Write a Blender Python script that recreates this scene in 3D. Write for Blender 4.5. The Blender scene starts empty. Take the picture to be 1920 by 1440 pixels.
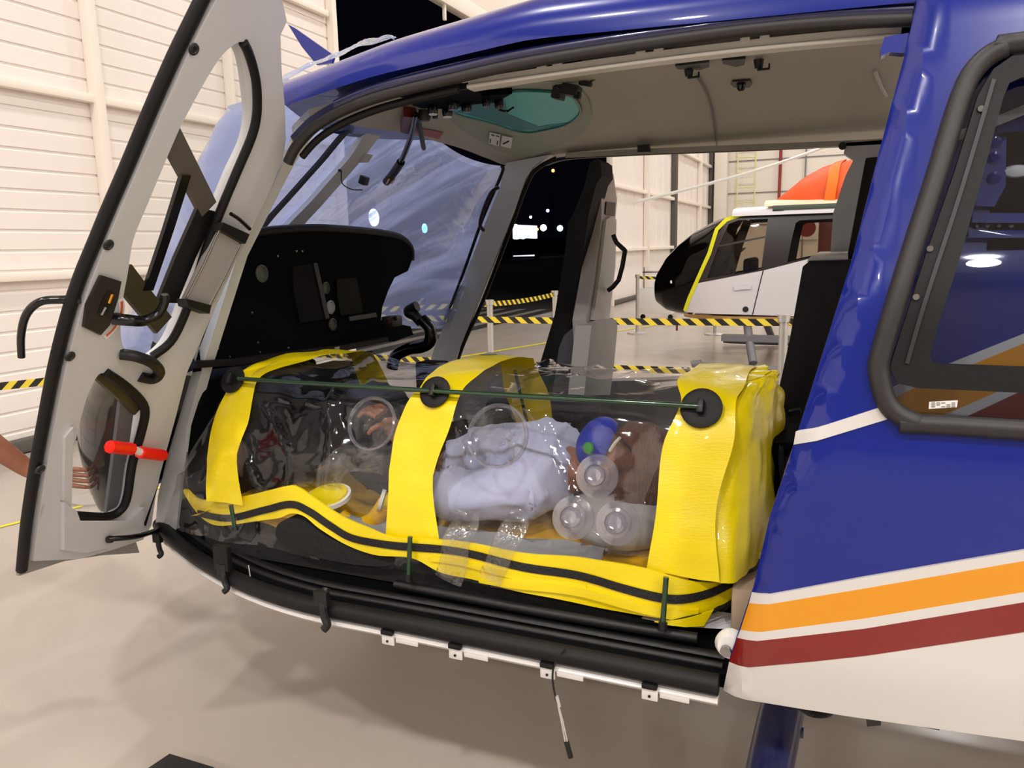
import bpy, bmesh, math, random
from mathutils import Vector, Matrix, noise
from mathutils.geometry import delaunay_2d_cdt
random.seed(7)
C = bpy.context.scene.collection
PI = math.pi
# ---------------------------------------------------------------- camera calibration
F = 1440.0; CH = 1.5
pitch = math.radians(10.1); roll = math.radians(1.3); yaw = math.radians(23.4)
fw = Vector((-math.sin(yaw)*math.cos(pitch), math.cos(yaw)*math.cos(pitch), -math.sin(pitch)))
r0 = Vector((math.cos(yaw), math.sin(yaw), 0)); u0 = r0.cross(fw)
cr, sr = math.cos(roll), -math.sin(roll)
RT = r0*cr + u0*sr; UP = u0*cr - r0*sr
CAM = Vector((0, 0, CH))
def ray(px, py): return fw + RT*((px-960)/F) + UP*((720-py)/F)
def atx(p, v): d = ray(*p); return CAM + d*(v/d.x)
def aty(p, v): d = ray(*p); return CAM + d*(v/d.y)
def atz(p, v): d = ray(*p); return CAM + d*((v-CH)/d.z)

# ---------------------------------------------------------------- materials
def srgb(h):
    if isinstance(h, str):
        h = [int(h[i:i+2], 16)/255 for i in (0, 2, 4)]
    return tuple((c/12.92 if c <= .04045 else ((c+.055)/1.055)**2.4) for c in h) + (1,)
MATS = {}
def mat(name, col, rough=.5, metal=0, coat=0, bump=0, bscale=40, spec=.5, noise_amt=0, nscale=5, emit=0, stretch=None, sheen=0):
    m = bpy.data.materials.new(name); m.use_nodes = True; MATS[name] = m
    nt = m.node_tree; b = nt.nodes['Principled BSDF']
    c = srgb(col)
    b.inputs['Base Color'].default_value = c; b.inputs['Roughness'].default_value = rough
    b.inputs['Metallic'].default_value = metal; b.inputs['Coat Weight'].default_value = coat
    b.inputs['Coat Roughness'].default_value = .04
    b.inputs['Specular IOR Level'].default_value = spec
    if sheen: b.inputs['Sheen Weight'].default_value = sheen
    if emit:
        b.inputs['Emission Color'].default_value = c; b.inputs['Emission Strength'].default_value = emit
    tc = nt.nodes.new('ShaderNodeTexCoord')
    src = tc.outputs['Object']
    if stretch:
        mp = nt.nodes.new('ShaderNodeMapping'); mp.inputs['Scale'].default_value = stretch
        nt.links.new(src, mp.inputs[0]); src = mp.outputs[0]
    if noise_amt:
        n = nt.nodes.new('ShaderNodeTexNoise'); n.inputs['Scale'].default_value = nscale; n.inputs['Detail'].default_value = 5
        nt.links.new(src, n.inputs['Vector'])
        mx = nt.nodes.new('ShaderNodeMix'); mx.data_type = 'RGBA'; mx.blend_type = 'MULTIPLY'
        mx.inputs[6].default_value = c
        rp = nt.nodes.new('ShaderNodeValToRGB')
        rp.color_ramp.elements[0].position = .3; rp.color_ramp.elements[0].color = (1-noise_amt,)*3+(1,)
        rp.color_ramp.elements[1].position = .7; rp.color_ramp.elements[1].color = (1, 1, 1, 1)
        nt.links.new(n.outputs['Fac'], rp.inputs[0]); nt.links.new(rp.outputs[0], mx.inputs[7])
        mx.inputs[0].default_value = 1
        nt.links.new(mx.outputs[2], b.inputs['Base Color'])
    if bump:
        n2 = nt.nodes.new('ShaderNodeTexNoise'); n2.inputs['Scale'].default_value = bscale; n2.inputs['Detail'].default_value = 4
        nt.links.new(src, n2.inputs['Vector'])
        bp = nt.nodes.new('ShaderNodeBump'); bp.inputs['Strength'].default_value = bump; bp.inputs['Distance'].default_value = .02
        nt.links.new(n2.outputs['Fac'], bp.inputs['Height']); nt.links.new(bp.outputs[0], b.inputs['Normal'])
    return m
def film(name, tint, diff, dfac, gl=.12, rough=.08, bump=.3, bscale=8, stretch=(1, 1, 1), fres=1.45, contrast=0, glcol=(1,1,1,1), rot=(0, 0, 0)):
    """thin clear sheet: transparent + translucent haze + fresnel reflection with creases"""
    m = bpy.data.materials.new(name); m.use_nodes = True; nt = m.node_tree; nt.nodes.clear()
    out = nt.nodes.new('ShaderNodeOutputMaterial')
    tr = nt.nodes.new('ShaderNodeBsdfTransparent'); tr.inputs[0].default_value = srgb(tint)
    df = nt.nodes.new('ShaderNodeBsdfDiffuse'); df.inputs[0].default_value = srgb(diff)
    tl = nt.nodes.new('ShaderNodeBsdfTranslucent'); tl.inputs[0].default_value = srgb(diff)
    gs = nt.nodes.new('ShaderNodeBsdfGlossy'); gs.inputs['Roughness'].default_value = rough; gs.inputs[0].default_value = glcol
    ad = nt.nodes.new('ShaderNodeMixShader'); ad.inputs[0].default_value = .5
    nt.links.new(df.outputs[0], ad.inputs[1]); nt.links.new(tl.outputs[0], ad.inputs[2])
    m1 = nt.nodes.new('ShaderNodeMixShader'); m1.inputs[0].default_value = dfac
    nt.links.new(tr.outputs[0], m1.inputs[1]); nt.links.new(ad.outputs[0], m1.inputs[2])
    tc = nt.nodes.new('ShaderNodeTexCoord'); mp = nt.nodes.new('ShaderNodeMapping'); mp.inputs['Scale'].default_value = stretch
    mp0 = nt.nodes.new('ShaderNodeMapping'); mp0.inputs['Rotation'].default_value = rot
    nt.links.new(tc.outputs['Object'], mp0.inputs[0]); nt.links.new(mp0.outputs[0], mp.inputs[0])
    n = nt.nodes.new('ShaderNodeTexNoise'); n.inputs['Scale'].default_value = bscale; n.inputs['Detail'].default_value = 3
    n.inputs['Distortion'].default_value = .1 if rot[0] else .6
    nt.links.new(mp.outputs[0], n.inputs['Vector'])
    bp = nt.nodes.new('ShaderNodeBump'); bp.inputs['Strength'].default_value = bump; bp.inputs['Distance'].default_value = .03
    nt.links.new(n.outputs['Fac'], bp.inputs['Height']); nt.links.new(bp.outputs[0], gs.inputs['Normal'])
    if contrast:
        rp = nt.nodes.new('ShaderNodeMapRange'); rp.inputs[1].default_value = .46; rp.inputs[2].default_value = .66
        rp.inputs[3].default_value = dfac; rp.inputs[4].default_value = min(1, dfac+contrast)
        nt.links.new(n.outputs['Fac'], rp.inputs[0]); nt.links.new(rp.outputs[0], m1.inputs[0])
    lw = nt.nodes.new('ShaderNodeFresnel'); lw.inputs['IOR'].default_value = fres
    nt.links.new(bp.outputs[0], lw.inputs['Normal'])
    ma = nt.nodes.new('ShaderNodeMath'); ma.operation = 'ADD'; ma.use_clamp = True; ma.inputs[1].default_value = gl
    # thin sheet seen from both sides: use fresnel of front face only
    geo = nt.nodes.new('ShaderNodeNewGeometry')
    mm = nt.nodes.new('ShaderNodeMath'); mm.operation = 'MULTIPLY'
    sb = nt.nodes.new('ShaderNodeMath'); sb.operation = 'SUBTRACT'; sb.inputs[0].default_value = 1
    nt.links.new(geo.outputs['Backfacing'], sb.inputs[1]); nt.links.new(lw.outputs[0], mm.inputs[0]); nt.links.new(sb.outputs[0], mm.inputs[1])
    nt.links.new(mm.outputs[0], ma.inputs[0])
    m2 = nt.nodes.new('ShaderNodeMixShader')
    nt.links.new(ma.outputs[0], m2.inputs[0]); nt.links.new(m1.outputs[0], m2.inputs[1]); nt.links.new(gs.outputs[0], m2.inputs[2])
    nt.links.new(m2.outputs[0], out.inputs[0])
    return m

M_blue = mat('blue_paint', '051d80', .25, 0, .6, spec=.3)
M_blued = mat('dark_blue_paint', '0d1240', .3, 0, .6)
M_white = mat('white_paint', 'd3cfcb', .2, 0, .5)
M_yel = mat('stripe_yellow', 'de9200', .25, 0, .5)
M_red = mat('stripe_red', '7c1008', .25, 0, .5)
M_rub = mat('black_rubber', '110f10', .55, bump=.04, bscale=90, spec=.3)
M_rub2 = mat('grey_rubber', '252223', .5)
M_blk = mat('black_plastic', '0c0b0c', .5, bump=.1, bscale=120)
M_dash = mat('dash_black', '060608', .85, spec=.08)
M_blkgl = mat('glossy_black', '0b0b0c', .18)
M_liner = mat('cabin_liner', 'b3ae9f', .6, bump=.05, bscale=200)
M_pillar = mat('pillar_grey', 'cfd1cf', .45)
M_door = mat('door_liner', 'cbcbcd', .42, bump=.04, bscale=150)
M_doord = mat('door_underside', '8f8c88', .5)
M_rail = mat('rail_grey', 'c6c3bb', .4)
M_metal = mat('metal', '9c9a98', .3, 1)
M_pv = mat('tarpaulin_yellow', 'f2d800', .32, 0, .25, bump=.07, bscale=60, noise_amt=.1, nscale=6, stretch=(1, 1, 4))
M_pv2 = mat('inner_yellow', 'f0bb10', .5, bump=.4, bscale=14)
M_zip = mat('zipper_black', '141214', .6, bump=.3, bscale=200)
M_green = mat('green_rod', '12381f', .22, 0, .5)
M_clear = film('clear_vinyl', 'f8f8f8', 'c9ccd6', .015, gl=.01, rough=.06, bump=.45, bscale=2.5, stretch=(1, 2.2, 2.2), fres=1.42, contrast=.05)
M_clear2 = film('clear_glove', 'f8f8f8', 'e4e6ea', .02, gl=.03, rough=.08, bump=1, bscale=16, contrast=.14)
M_ring = film('clear_ring', 'ececf0', 'cfd0dc', .14, gl=.08, rough=.1, bump=.1)
M_film = film('blue_film', 'c6d4f6', 'c0ceff', .5, gl=.05, rough=.12, bump=.9, bscale=1.5, stretch=(1, .22, 9), fres=1.35, contrast=.5, rot=(math.radians(-50), 0, 0))
M_glass = film('clear_glass', 'f0f2f2', 'ffffff', .02, gl=.02, rough=.01, bump=0)
M_tint = film('tinted_glass', 'b8aa98', '0a0a0a', .04, gl=.02, rough=.02, bump=0)
M_tint2 = film('dark_tinted_glass', '3a332e', '14100e', .55, gl=.0, rough=.06, bump=0, fres=1.25)
M_winglass = film('window_glass', 'c8ccd4', '303848', .06, gl=.05, rough=.01, bump=0)
M_sky = film('teal_skylight', '2f8f90', '6fb0aa', .75, gl=.05, rough=.1, bump=0)
M_seat = mat('seat_black', '121112', .8, bump=.2, bscale=60)
M_seatg = mat('seat_shell', 'c6c2bf', .45)
M_seatd = mat('seat_side_grey', '5b5d63', .5)
M_skin = mat('skin', '9a6248', .55, bump=.1, bscale=60, noise_amt=.15, nscale=12)
M_hair = mat('brown_hair', '764631', .6, bump=.8, bscale=60, stretch=(6, 1, 1), noise_amt=.4, nscale=30)
M_shirt = mat('lilac_shirt', 'bcc0e2', .85, bump=.5, bscale=7, noise_amt=.12, nscale=6, sheen=.2)
M_trous = mat('black_trousers', '121218', .95, bump=.2, bscale=8, spec=.1)
M_shoe = mat('brown_shoe', '6b5a50', .6, bump=.4, bscale=20)
M_mask = mat('blue_mask', '1a2c9c', .5, bump=.2, bscale=30)
M_valve = mat('green_valve', '3c8a38', .5)
M_wht = mat('white_plastic', 'e8e6e2', .4)
M_paper = mat('paper', 'e6e6ee', .8, bump=.3, bscale=6, noise_amt=.06, nscale=9)
M_redh = mat('red_handle', 'e01808', .35, emit=.15)
M_maroon = mat('maroon_plastic', '5e1511', .4)
M_orsticker = mat('red_sticker', 'a84a34', .5)
M_or = mat('orange_cover', 'ee5a1e', .6, bump=.6, bscale=5)
M_orst = mat('orange_strap', 'ff7a14', .6)
M_tape_y = mat('tape_post', 'c9c6c2', .3, .6)
M_h2w = mat('second_white', 'd4d2d6', .25, 0, .5)
M_h2k = mat('second_dark_frame', '231c1d', .3)
M_h2t = mat('tan_belly', 'c69c5e', .5)
M_h2y = mat('yellow_masking_tape', 'e2e21a', .6)
M_h2g = mat('skid_grey', '6a6a6e', .45)
M_cream = mat('cream_trim', 'eadfc0', .5)
M_wall = mat('wall_white', 'efe6df', .55, noise_amt=.05, nscale=.6)
M_wallp = mat('wall_post', 'f2e8dc', .5)
M_wallg = mat('wall_gap', '55504c', .7)
M_wall2 = mat('end_wall', 'eae2d6', .6, noise_amt=.04, nscale=.4)
M_ceil = mat('hangar_ceiling', 'bdb6ad', .8)
M_asph = mat('asphalt', '2a2624', .8, bump=.3, bscale=10, noise_amt=.3, nscale=1)
M_conc = mat('concrete_light', '8d857e', .7, noise_amt=.2, nscale=1)
M_ladder = mat('ladder_yellow', 'e0dba0', .5)
M_pipe = mat('red_pipe', '8c2a20', .5)
M_grey = mat('mid_grey', '7c7a7a', .5)
M_lineY = mat('floor_line_yellow', 'e6d60a', .5)
M_bulb = mat('white_lamp', 'ffffff', .5, emit=14)
M_bulbo = mat('orange_lamp', 'ff9040', .5, emit=8)
M_bulbb = mat('blue_lamp', '9ab8ff', .5, emit=8)
M_hedge = mat('hedge', '0c150a', .9, bump=1, bscale=8)
M_bld = mat('lit_building', 'd8e4f0', .6, emit=1.5)
M_fence = mat('fence_post', '6a5638', .8)
M_cable = mat('cable_white', 'b9b4b2', .5)

def floor_mat():
    m = mat('epoxy_floor', 'b6aba0', .22, noise_amt=.10, nscale=.9, spec=.45)
    nt = m.node_tree; b = nt.nodes['Principled BSDF']
    tc = nt.nodes.new('ShaderNodeTexCoord')
    n = nt.nodes.new('ShaderNodeTexNoise'); n.inputs['Scale'].default_value = 3; n.inputs['Detail'].default_value = 6
    nt.links.new(tc.outputs['Object'], n.inputs['Vector'])
    r = nt.nodes.new('ShaderNodeMapRange'); r.inputs[3].default_value = .14; r.inputs[4].default_value = .32
    nt.links.new(n.outputs['Fac'], r.inputs[0]); nt.links.new(r.outputs[0], b.inputs['Roughness'])
    n2 = nt.nodes.new('ShaderNodeTexNoise'); n2.inputs['Scale'].default_value = 5; n2.inputs['Detail'].default_value = 2
    nt.links.new(tc.outputs['Object'], n2.inputs['Vector'])
    bp = nt.nodes.new('ShaderNodeBump'); bp.inputs['Strength'].default_value = .08; bp.inputs['Distance'].default_value = .02
    nt.links.new(n2.outputs['Fac'], bp.inputs['Height']); nt.links.new(bp.outputs[0], b.inputs['Normal'])
    return m
M_floor = floor_mat()
def tape_mat():
    m = mat('hazard_tape', 'ffe040', .5); nt = m.node_tree; b = nt.nodes['Principled BSDF']
    tc = nt.nodes.new('ShaderNodeTexCoord'); sep = nt.nodes.new('ShaderNodeSeparateXYZ')
    nt.links.new(tc.outputs['UV'], sep.inputs[0])
    a = nt.nodes.new('ShaderNodeMath'); a.operation = 'ADD'
    nt.links.new(sep.outputs[0], a.inputs[0]); nt.links.new(sep.outputs[1], a.inputs[1])
    fr = nt.nodes.new('ShaderNodeMath'); fr.operation = 'FRACT'; nt.links.new(a.outputs[0], fr.inputs[0])
    gt = nt.nodes.new('ShaderNodeMath'); gt.operation = 'GREATER_THAN'; gt.inputs[1].default_value = .5
    nt.links.new(fr.outputs[0], gt.inputs[0])
    mx = nt.nodes.new('ShaderNodeMix'); mx.data_type = 'RGBA'
    mx.inputs[6].default_value = srgb('e9cf3a'); mx.inputs[7].default_value = srgb('1e1a18')
    nt.links.new(gt.outputs[0], mx.inputs[0]); nt.links.new(mx.outputs[2], b.inputs['Base Color'])
    return m
M_haz = tape_mat()

# ---------------------------------------------------------------- object helpers
def link(name, me, m, parent=None):
    o = bpy.data.objects.new(name, me); C.objects.link(o)
    if m is not None:
        for k in (m if isinstance(m, (list, tuple)) else [m]): me.materials.append(k)
    if parent is not None:
        o.parent = parent
    return o
def finish(name, bm, m, parent=None, smooth=30, recalc=True):
    if recalc: bmesh.ops.recalc_face_normals(bm, faces=bm.faces)
    me = bpy.data.meshes.new(name); bm.to_mesh(me); bm.free()
    if smooth:
        for p in me.polygons: p.use_smooth = True
        me.set_sharp_from_angle(angle=math.radians(smooth))
    return link(name, me, m, parent)
def tag(o, label, cat, group=None):
    o['label'] = label; o['category'] = cat
    if group: o['group'] = group
    return o
def thing(name, label, cat, loc, group=None):
    """Empty at the base of a thing. Children are modelled in world space and moved under it by adopt()."""
    o = bpy.data.objects.new(name, None); C.objects.link(o); o.location = loc; o.empty_display_size = .1
    return tag(o, label, cat, group)
def structure(o): o['kind'] = 'structure'; return o
def adopt():
    """children were modelled in world coordinates: undo the parents' offset"""
    bpy.context.view_layer.update()
    for o in list(C.objects):
        if o.parent is not None and o.parent.parent is None and not o.get('_a'):
            o.matrix_parent_inverse = Matrix.Translation(-o.parent.location)

def addbox(bm, c, s, rot=None, mi=0):
    r = bmesh.ops.create_cube(bm, size=1)
    M = Matrix.Translation(Vector(c)) @ (rot.to_4x4() if rot is not None else Matrix.Identity(4)) @ Matrix.Diagonal((*s, 1))
    bmesh.ops.transform(bm, matrix=M, verts=r['verts'])
    for v in r['verts']:
        for f in v.link_faces: f.material_index = mi
    return r['verts']
def box(name, c, s, m, parent=None, rot=None, bev=.004):
    bm = bmesh.new(); addbox(bm, c, s, rot)
    if bev: bmesh.ops.bevel(bm, geom=bm.edges[:], offset=min(bev, min(s)*.4), segments=2, affect='EDGES', profile=.5)
    return finish(name, bm, m, parent)
def catmull(P, n=6, closed=False):
    P = [Vector(p) for p in P]; out = []; N = len(P)
    if N < 3: return P
    rng = range(N if closed else N-1)
    for i in rng:
        if closed: a, b, c, d = P[(i-1) % N], P[i], P[(i+1) % N], P[(i+2) % N]
        else: a, b, c, d = P[max(i-1, 0)], P[i], P[i+1], P[min(i+2, N-1)]
        for k in range(n):
            t = k/n
            out.append(.5*((2*b)+(c-a)*t+(2*a-5*b+4*c-d)*t*t+(3*b-a-3*c+d)*t**3))
    if not closed: out.append(P[-1])
    return out
def addtube(bm, pts, r, seg=10, closed=False, flat=1.0, cap=True, mi=0):
    pts = [Vector(p) for p in pts]; N = len(pts)
    rad = r if callable(r) else (lambda t: r)
    rings = []; ref = Vector((0, 0, 1)); n0 = None
    for i, p in enumerate(pts):
        if closed: d = pts[(i+1) % N]-pts[i-1]
        else: d = pts[min(i+1, N-1)]-pts[max(i-1, 0)]
        if d.length < 1e-9: d = Vector((1, 0, 0))
        d.normalize()
        if n0 is None:
            n0 = ref.cross(d)
            if n0.length < .1: n0 = Vector((0, 1, 0)).cross(d)
            n0.normalize()
        else:
            n0 = (n0-d*n0.dot(d)).normalized()
        b = d.cross(n0); rr = rad(i/max(N-1, 1))
        rings.append([bm.verts.new(p+n0*math.cos(2*PI*k/seg)*rr+b*math.sin(2*PI*k/seg)*rr*flat) for k in range(seg)])
    for i in range(N if closed else N-1):
        A, B = rings[i], rings[(i+1) % N]
        for k in range(seg):
            f = bm.faces.new((A[k], A[(k+1) % seg], B[(k+1) % seg], B[k])); f.material_index = mi
    if cap and not closed:
        bm.faces.new(rings[0]).material_index = mi; bm.faces.new(rings[-1][::-1]).material_index = mi
def tube(name, pts, r, m, parent=None, n=6, seg=10, closed=False, flat=1.0):
    bm = bmesh.new(); addtube(bm, catmull(pts, n, closed), r, seg, closed, flat)
    return finish(name, bm, m, parent, 50)
def addlathe(bm, prof, c, axis=Vector((0, 0, 1)), seg=24, sc=(1, 1)):
    axis = Vector(axis).normalized(); q = axis.to_track_quat('Z', 'Y'); c = Vector(c); rings = []
    for (r, h) in prof:
        if r < 1e-6: rings.append([bm.verts.new(c+q@Vector((0, 0, h)))])
        else: rings.append([bm.verts.new(c+q@Vector((r*sc[0]*math.cos(2*PI*k/seg), r*sc[1]*math.sin(2*PI*k/seg), h))) for k in range(seg)])
    for A, B in zip(rings, rings[1:]):
        for k in range(seg):
            a, b, c2, d = A[k % len(A)], A[(k+1) % len(A)], B[(k+1) % len(B)], B[k % len(B)]
            vs = []
            for v in (a, b, c2, d):
                if v not in vs: vs.append(v)
            if len(vs) > 2:
                try: bm.faces.new(vs)
                except ValueError: pass
    for R in (rings[0], rings[-1]):
        if len(R) > 2 and prof[0] != prof[-1]:
            try: bm.faces.new(R)
            except ValueError: pass
def lathe(name, prof, c, m, parent=None, axis=(0, 0, 1), seg=24, sc=(1, 1), smooth=35):
    bm = bmesh.new(); addlathe(bm, prof, c, axis, seg, sc); return finish(name, bm, m, parent, smooth)
def lerp1(tab, v):
    if v <= tab[0][0]: return tab[0][1]
    for (a, fa), (b, fb) in zip(tab, tab[1:]):
        if v <= b:
            t = (v-a)/(b-a); return fa+(fb-fa)*t
    return tab[-1][1]
def smo(tab, v):
    """smooth (monotone cosine-free) interpolation via averaging"""
    e = .035
    return (lerp1(tab, v-e)+2*lerp1(tab, v)+lerp1(tab, v+e))/4

# ---------------------------------------------------------------- analytic surfaces
class Surf:
    def __init__(s, kind, fn, tmax=12, step=.02): s.k = kind; s.f = fn; s.tm = tmax; s.st = step
    def g(s, p):
        if s.k == 'y': return p.y-s.f(p.x, p.z)
        if s.k == 'z': return p.z-s.f(p.x, p.y)
        return p.x-s.f(p.y, p.z)
    def pix(s, px, py):
        d = ray(px, py); t = .4; a = s.g(CAM+d*t); best = (abs(a), t)
        while t < s.tm:
            t2 = t+s.st; b = s.g(CAM+d*t2)
            if a*b <= 0:
                lo, hi = t, t2
                for _ in range(24):
                    m = (lo+hi)/2
                    if s.g(CAM+d*m)*a > 0: lo = m
                    else: hi = m
                return s.uv(CAM+d*hi)
            if abs(b) < best[0]: best = (abs(b), t2)
            t, a = t2, b
        return s.uv(CAM+d*best[1])
    def uv(s, p):
        return {'y': (p.x, p.z), 'z': (p.x, p.y), 'x': (p.y, p.z)}[s.k]
    def P(s, u, v, off=0):
        if s.k == 'y': return Vector((u, s.f(u, v)+off, v))
        if s.k == 'z': return Vector((u, v, s.f(u, v)+off))
        return Vector((s.f(u, v)+off, u, v))
    def at(s, px, py, off=0): return s.P(*s.pix(px, py), off)
def inpoly(x, y, P):
    c = False; j = len(P)-1
    for i in range(len(P)):
        xi, yi = P[i]; xj, yj = P[j]
        if (yi > y) != (yj > y) and x < (xj-xi)*(y-yi)/(yj-yi)+xi: c = not c
        j = i
    return c
def densify(P, g, curve=False):
    if curve: P = [(p.x, p.y) for p in catmull([(a, b, 0) for a, b in P], 6, True)]
    out = []
    for i in range(len(P)):
        a, b = P[i], P[(i+1) % len(P)]; L = math.hypot(b[0]-a[0], b[1]-a[1])
        if L < 1e-5: continue
        n = max(1, int(L/g))
        out += [(a[0]+(b[0]-a[0])*k/n, a[1]+(b[1]-a[1])*k/n) for k in range(n)]
    return out
def sheet(name, S, outer, m, parent=None, holes=(), thick=.01, off=0, grid=.05, px=True, curve=False, hcurve=True, smooth=35, disp=None):
    """a panel on surface S bounded by 'outer' (picked outline points), with holes; thick extends along the surface axis"""
    cv = (lambda L: [S.pix(*p) for p in L]) if px is True else (lambda L: L)
    O = densify(cv(outer), grid, curve); Hs = [densify(cv(h), grid, hcurve) for h in holes]
    V = list(O); E = [(i, (i+1) % len(O)) for i in range(len(O))]
    for h in Hs:
        b = len(V); V += h; E += [(b+i, b+(i+1) % len(h)) for i in range(len(h))]
    us = [p[0] for p in O]; vs = [p[1] for p in O]
    allb = list(V)
    nu = int((max(us)-min(us))/grid); nv = int((max(vs)-min(vs))/grid)
    if nu*nv < 20000:
        for i in range(1, nu+1):
            for j in range(1, nv+1):
                x, y = min(us)+i*grid, min(vs)+j*grid
                if inpoly(x, y, O) and not any(inpoly(x, y, h) for h in Hs):
                    if all(abs(x-a)+abs(y-b) > grid*.45 for a, b in allb): V.append((x, y))
    r = delaunay_2d_cdt([Vector(v) for v in V], E, [], 0, 1e-6)
    vo, fo = r[0], r[2]
    bm = bmesh.new()
    def pt(v, o):
        p = S.P(v.x, v.y, off+o)
        return p if disp is None else p+disp(p)
    top = [bm.verts.new(pt(v, 0)) for v in vo]
    bot = [bm.verts.new(pt(v, thick)) for v in vo] if thick else None
    cnt = {}
    for f in fo:
        cx = sum(vo[i].x for i in f)/len(f); cy = sum(vo[i].y for i in f)/len(f)
        if not inpoly(cx, cy, O) or any(inpoly(cx, cy, h) for h in Hs): continue
        bm.faces.new([top[i] for i in f])
        if bot: bm.faces.new([bot[i] for i in reversed(f)])
        for a, b in zip(f, list(f[1:])+[f[0]]): cnt.setdefault((min(a, b), max(a, b)), []).append((a, b))
    if bot:
        for k, l in cnt.items():
            if len(l) == 1:
                a, b = l[0]
                bm.faces.new((top[b], top[a], bot[a], bot[b]))
    for v in [v for v in bm.verts if not v.link_faces]: bm.verts.remove(v)
    return finish(name, bm, m, parent, smooth)
def grid_mesh(name, fn, nu, nv, m, parent=None, closed_u=False, smooth=40, mi=None):
    bm = bmesh.new()
    V = [[bm.verts.new(fn(i/(nu if closed_u else nu-1), j/(nv-1))) for j in range(nv)] for i in range(nu)]
    for i in range(nu if closed_u else nu-1):
        for j in range(nv-1):
            f = bm.faces.new((V[i][j], V[(i+1) % nu][j], V[(i+1) % nu][j+1], V[i][j+1]))
            if mi: f.material_index = mi(i/nu, j/nv)
    return finish(name, bm, m, parent, smooth)
def band(name, S, pts, w, m, parent=None, thick=.01, off=0, n=5, curve=True, grid=.05):
    """constant-width band on S following picked points; w in metres (in surface uv)"""
    uv = [S.pix(*p) for p in pts]
    c = [(p.x, p.y) for p in catmull([(a, b, 0) for a, b in uv], n)] if curve else uv
    L, R_ = [], []
    for i, p in enumerate(c):
        a, b = c[max(i-1, 0)], c[min(i+1, len(c)-1)]
        dx, dy = b[0]-a[0], b[1]-a[1]; l = math.hypot(dx, dy) or 1
        ww = (w(i/(len(c)-1)) if callable(w) else w)/2
        L.append((p[0]-dy/l*ww, p[1]+dx/l*ww)); R_.append((p[0]+dy/l*ww, p[1]-dx/l*ww))
    return sheet(name, S, L+R_[::-1], m, parent, px=False, thick=thick, off=off, grid=grid)
def skin_mesh(name, nodes, edges, m, parent=None, root=0, levels=2, wr=0, keep=None):
    """one continuous body surface: skeleton nodes (pos, radius or (rx, ry)) grown with a Skin modifier"""
    bm = bmesh.new(); lay = bm.verts.layers.skin.verify(); vs = []
    for i, (p, r) in enumerate(nodes):
        v = bm.verts.new(Vector(p)); v[lay].radius = r if isinstance(r, tuple) else (r, r); v[lay].use_root = (i == root); vs.append(v)
    for a, b in edges: bm.edges.new((vs[a], vs[b]))
    me = bpy.data.meshes.new(name); bm.to_mesh(me); bm.free()
    o = link(name, me, None, parent)
    md = o.modifiers.new('Skin', 'SKIN'); md.use_smooth_shade = True
    sb = o.modifiers.new('Sub', 'SUBSURF'); sb.levels = levels; sb.render_levels = levels
    bpy.context.view_layer.update()
    dg = bpy.context.evaluated_depsgraph_get()
    me2 = bpy.data.meshes.new_from_object(o.evaluated_get(dg))
    o.modifiers.clear(); o.data = me2; me2.materials.clear(); me2.materials.append(m)
    if wr:
        for v in me2.vertices:
            c = v.co; n1 = noise.noise(Vector((c.x*9, c.y*7, c.z*7))); n2 = noise.noise(Vector((c.x*5+c.z*9, c.y*4, c.z*6-c.x*8)))
            v.co = c+v.normal*(wr*n1+wr*1.6*((1-abs(n2))**6-.3))
    for p in me2.polygons: p.use_smooth = True; p.material_index = 0
    return o
def wob(p, s, a): 
    n = noise.noise_vector(Vector(p)*s); return Vector(n)*a

# ================================================================ THE HANGAR (setting)
XW = -5.9
structure(box('floor', (8.3, 9.5, -.1), (28.4+.6, 51, .2), M_floor, bev=0))
g = structure(box('ground', (-46, 40, -.14), (79.6, 160, .2), M_asph, bev=0)); g.name = 'ground'
def ribbed(name, x, y0, y1, z0, z1, pitch_, depth, m, vertical=False, axis='y'):
    """profiled cladding panel with real ribs"""
    bm = bmesh.new()
    def P(a, b, d): return Vector((x+d, a, b)) if axis == 'y' else Vector((a, x-d, b))
    prof = []
    lo, hi = (z0, z1) if not vertical else (y0, y1)
    z = lo
    while z < hi-1e-6:
        for dz, d in ((0, 0), (.80, .0), (.88, -1), (.97, -1)):
            q = z+dz*pitch_
            if q <= hi: prof.append((q, d*depth))
        z += pitch_
    prof.append((hi, 0))
    for (a, d), (b, e) in zip(prof, prof[1:]):
        if vertical: q = [P(a, z0, d), P(b, z0, e), P(b, z1, e), P(a, z1, d)]
        else: q = [P(y0, a, d), P(y1, a, d), P(y1, b, e), P(y0, b, e)]
        bm.faces.new([bm.verts.new(v) for v in q])
    bmesh.ops.remove_doubles(bm, verts=bm.verts, dist=1e-5)
    return structure(finish(name, bm, m, None, 0))
WZ = 8.4
ribbed('wall_left', XW, -16, 8.35, 0.02, WZ, .155, .012, M_wall)
k = 0
for y in (-9, -6, -2.2, 1.3, 4.87, 6.45, 8.28):
    k += 1; w = .05 if y == 6.45 else .09
    structure(box('trim_%d' % k, (XW+.05, y, WZ/2), (.1, w, WZ), M_wallp, bev=.01))
for z in (1.36, 2.80, 4.3, 5.8):
    k += 1
    structure(box('trim_%d' % k, (XW+.04, -3.8, z), (.07, 24, .07), M_wallp, bev=.01))
k += 1; structure(box('trim_%d' % k, (XW+.06, -3.8, .06), (.1, 24, .1), M_wallg, bev=.01))
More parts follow.
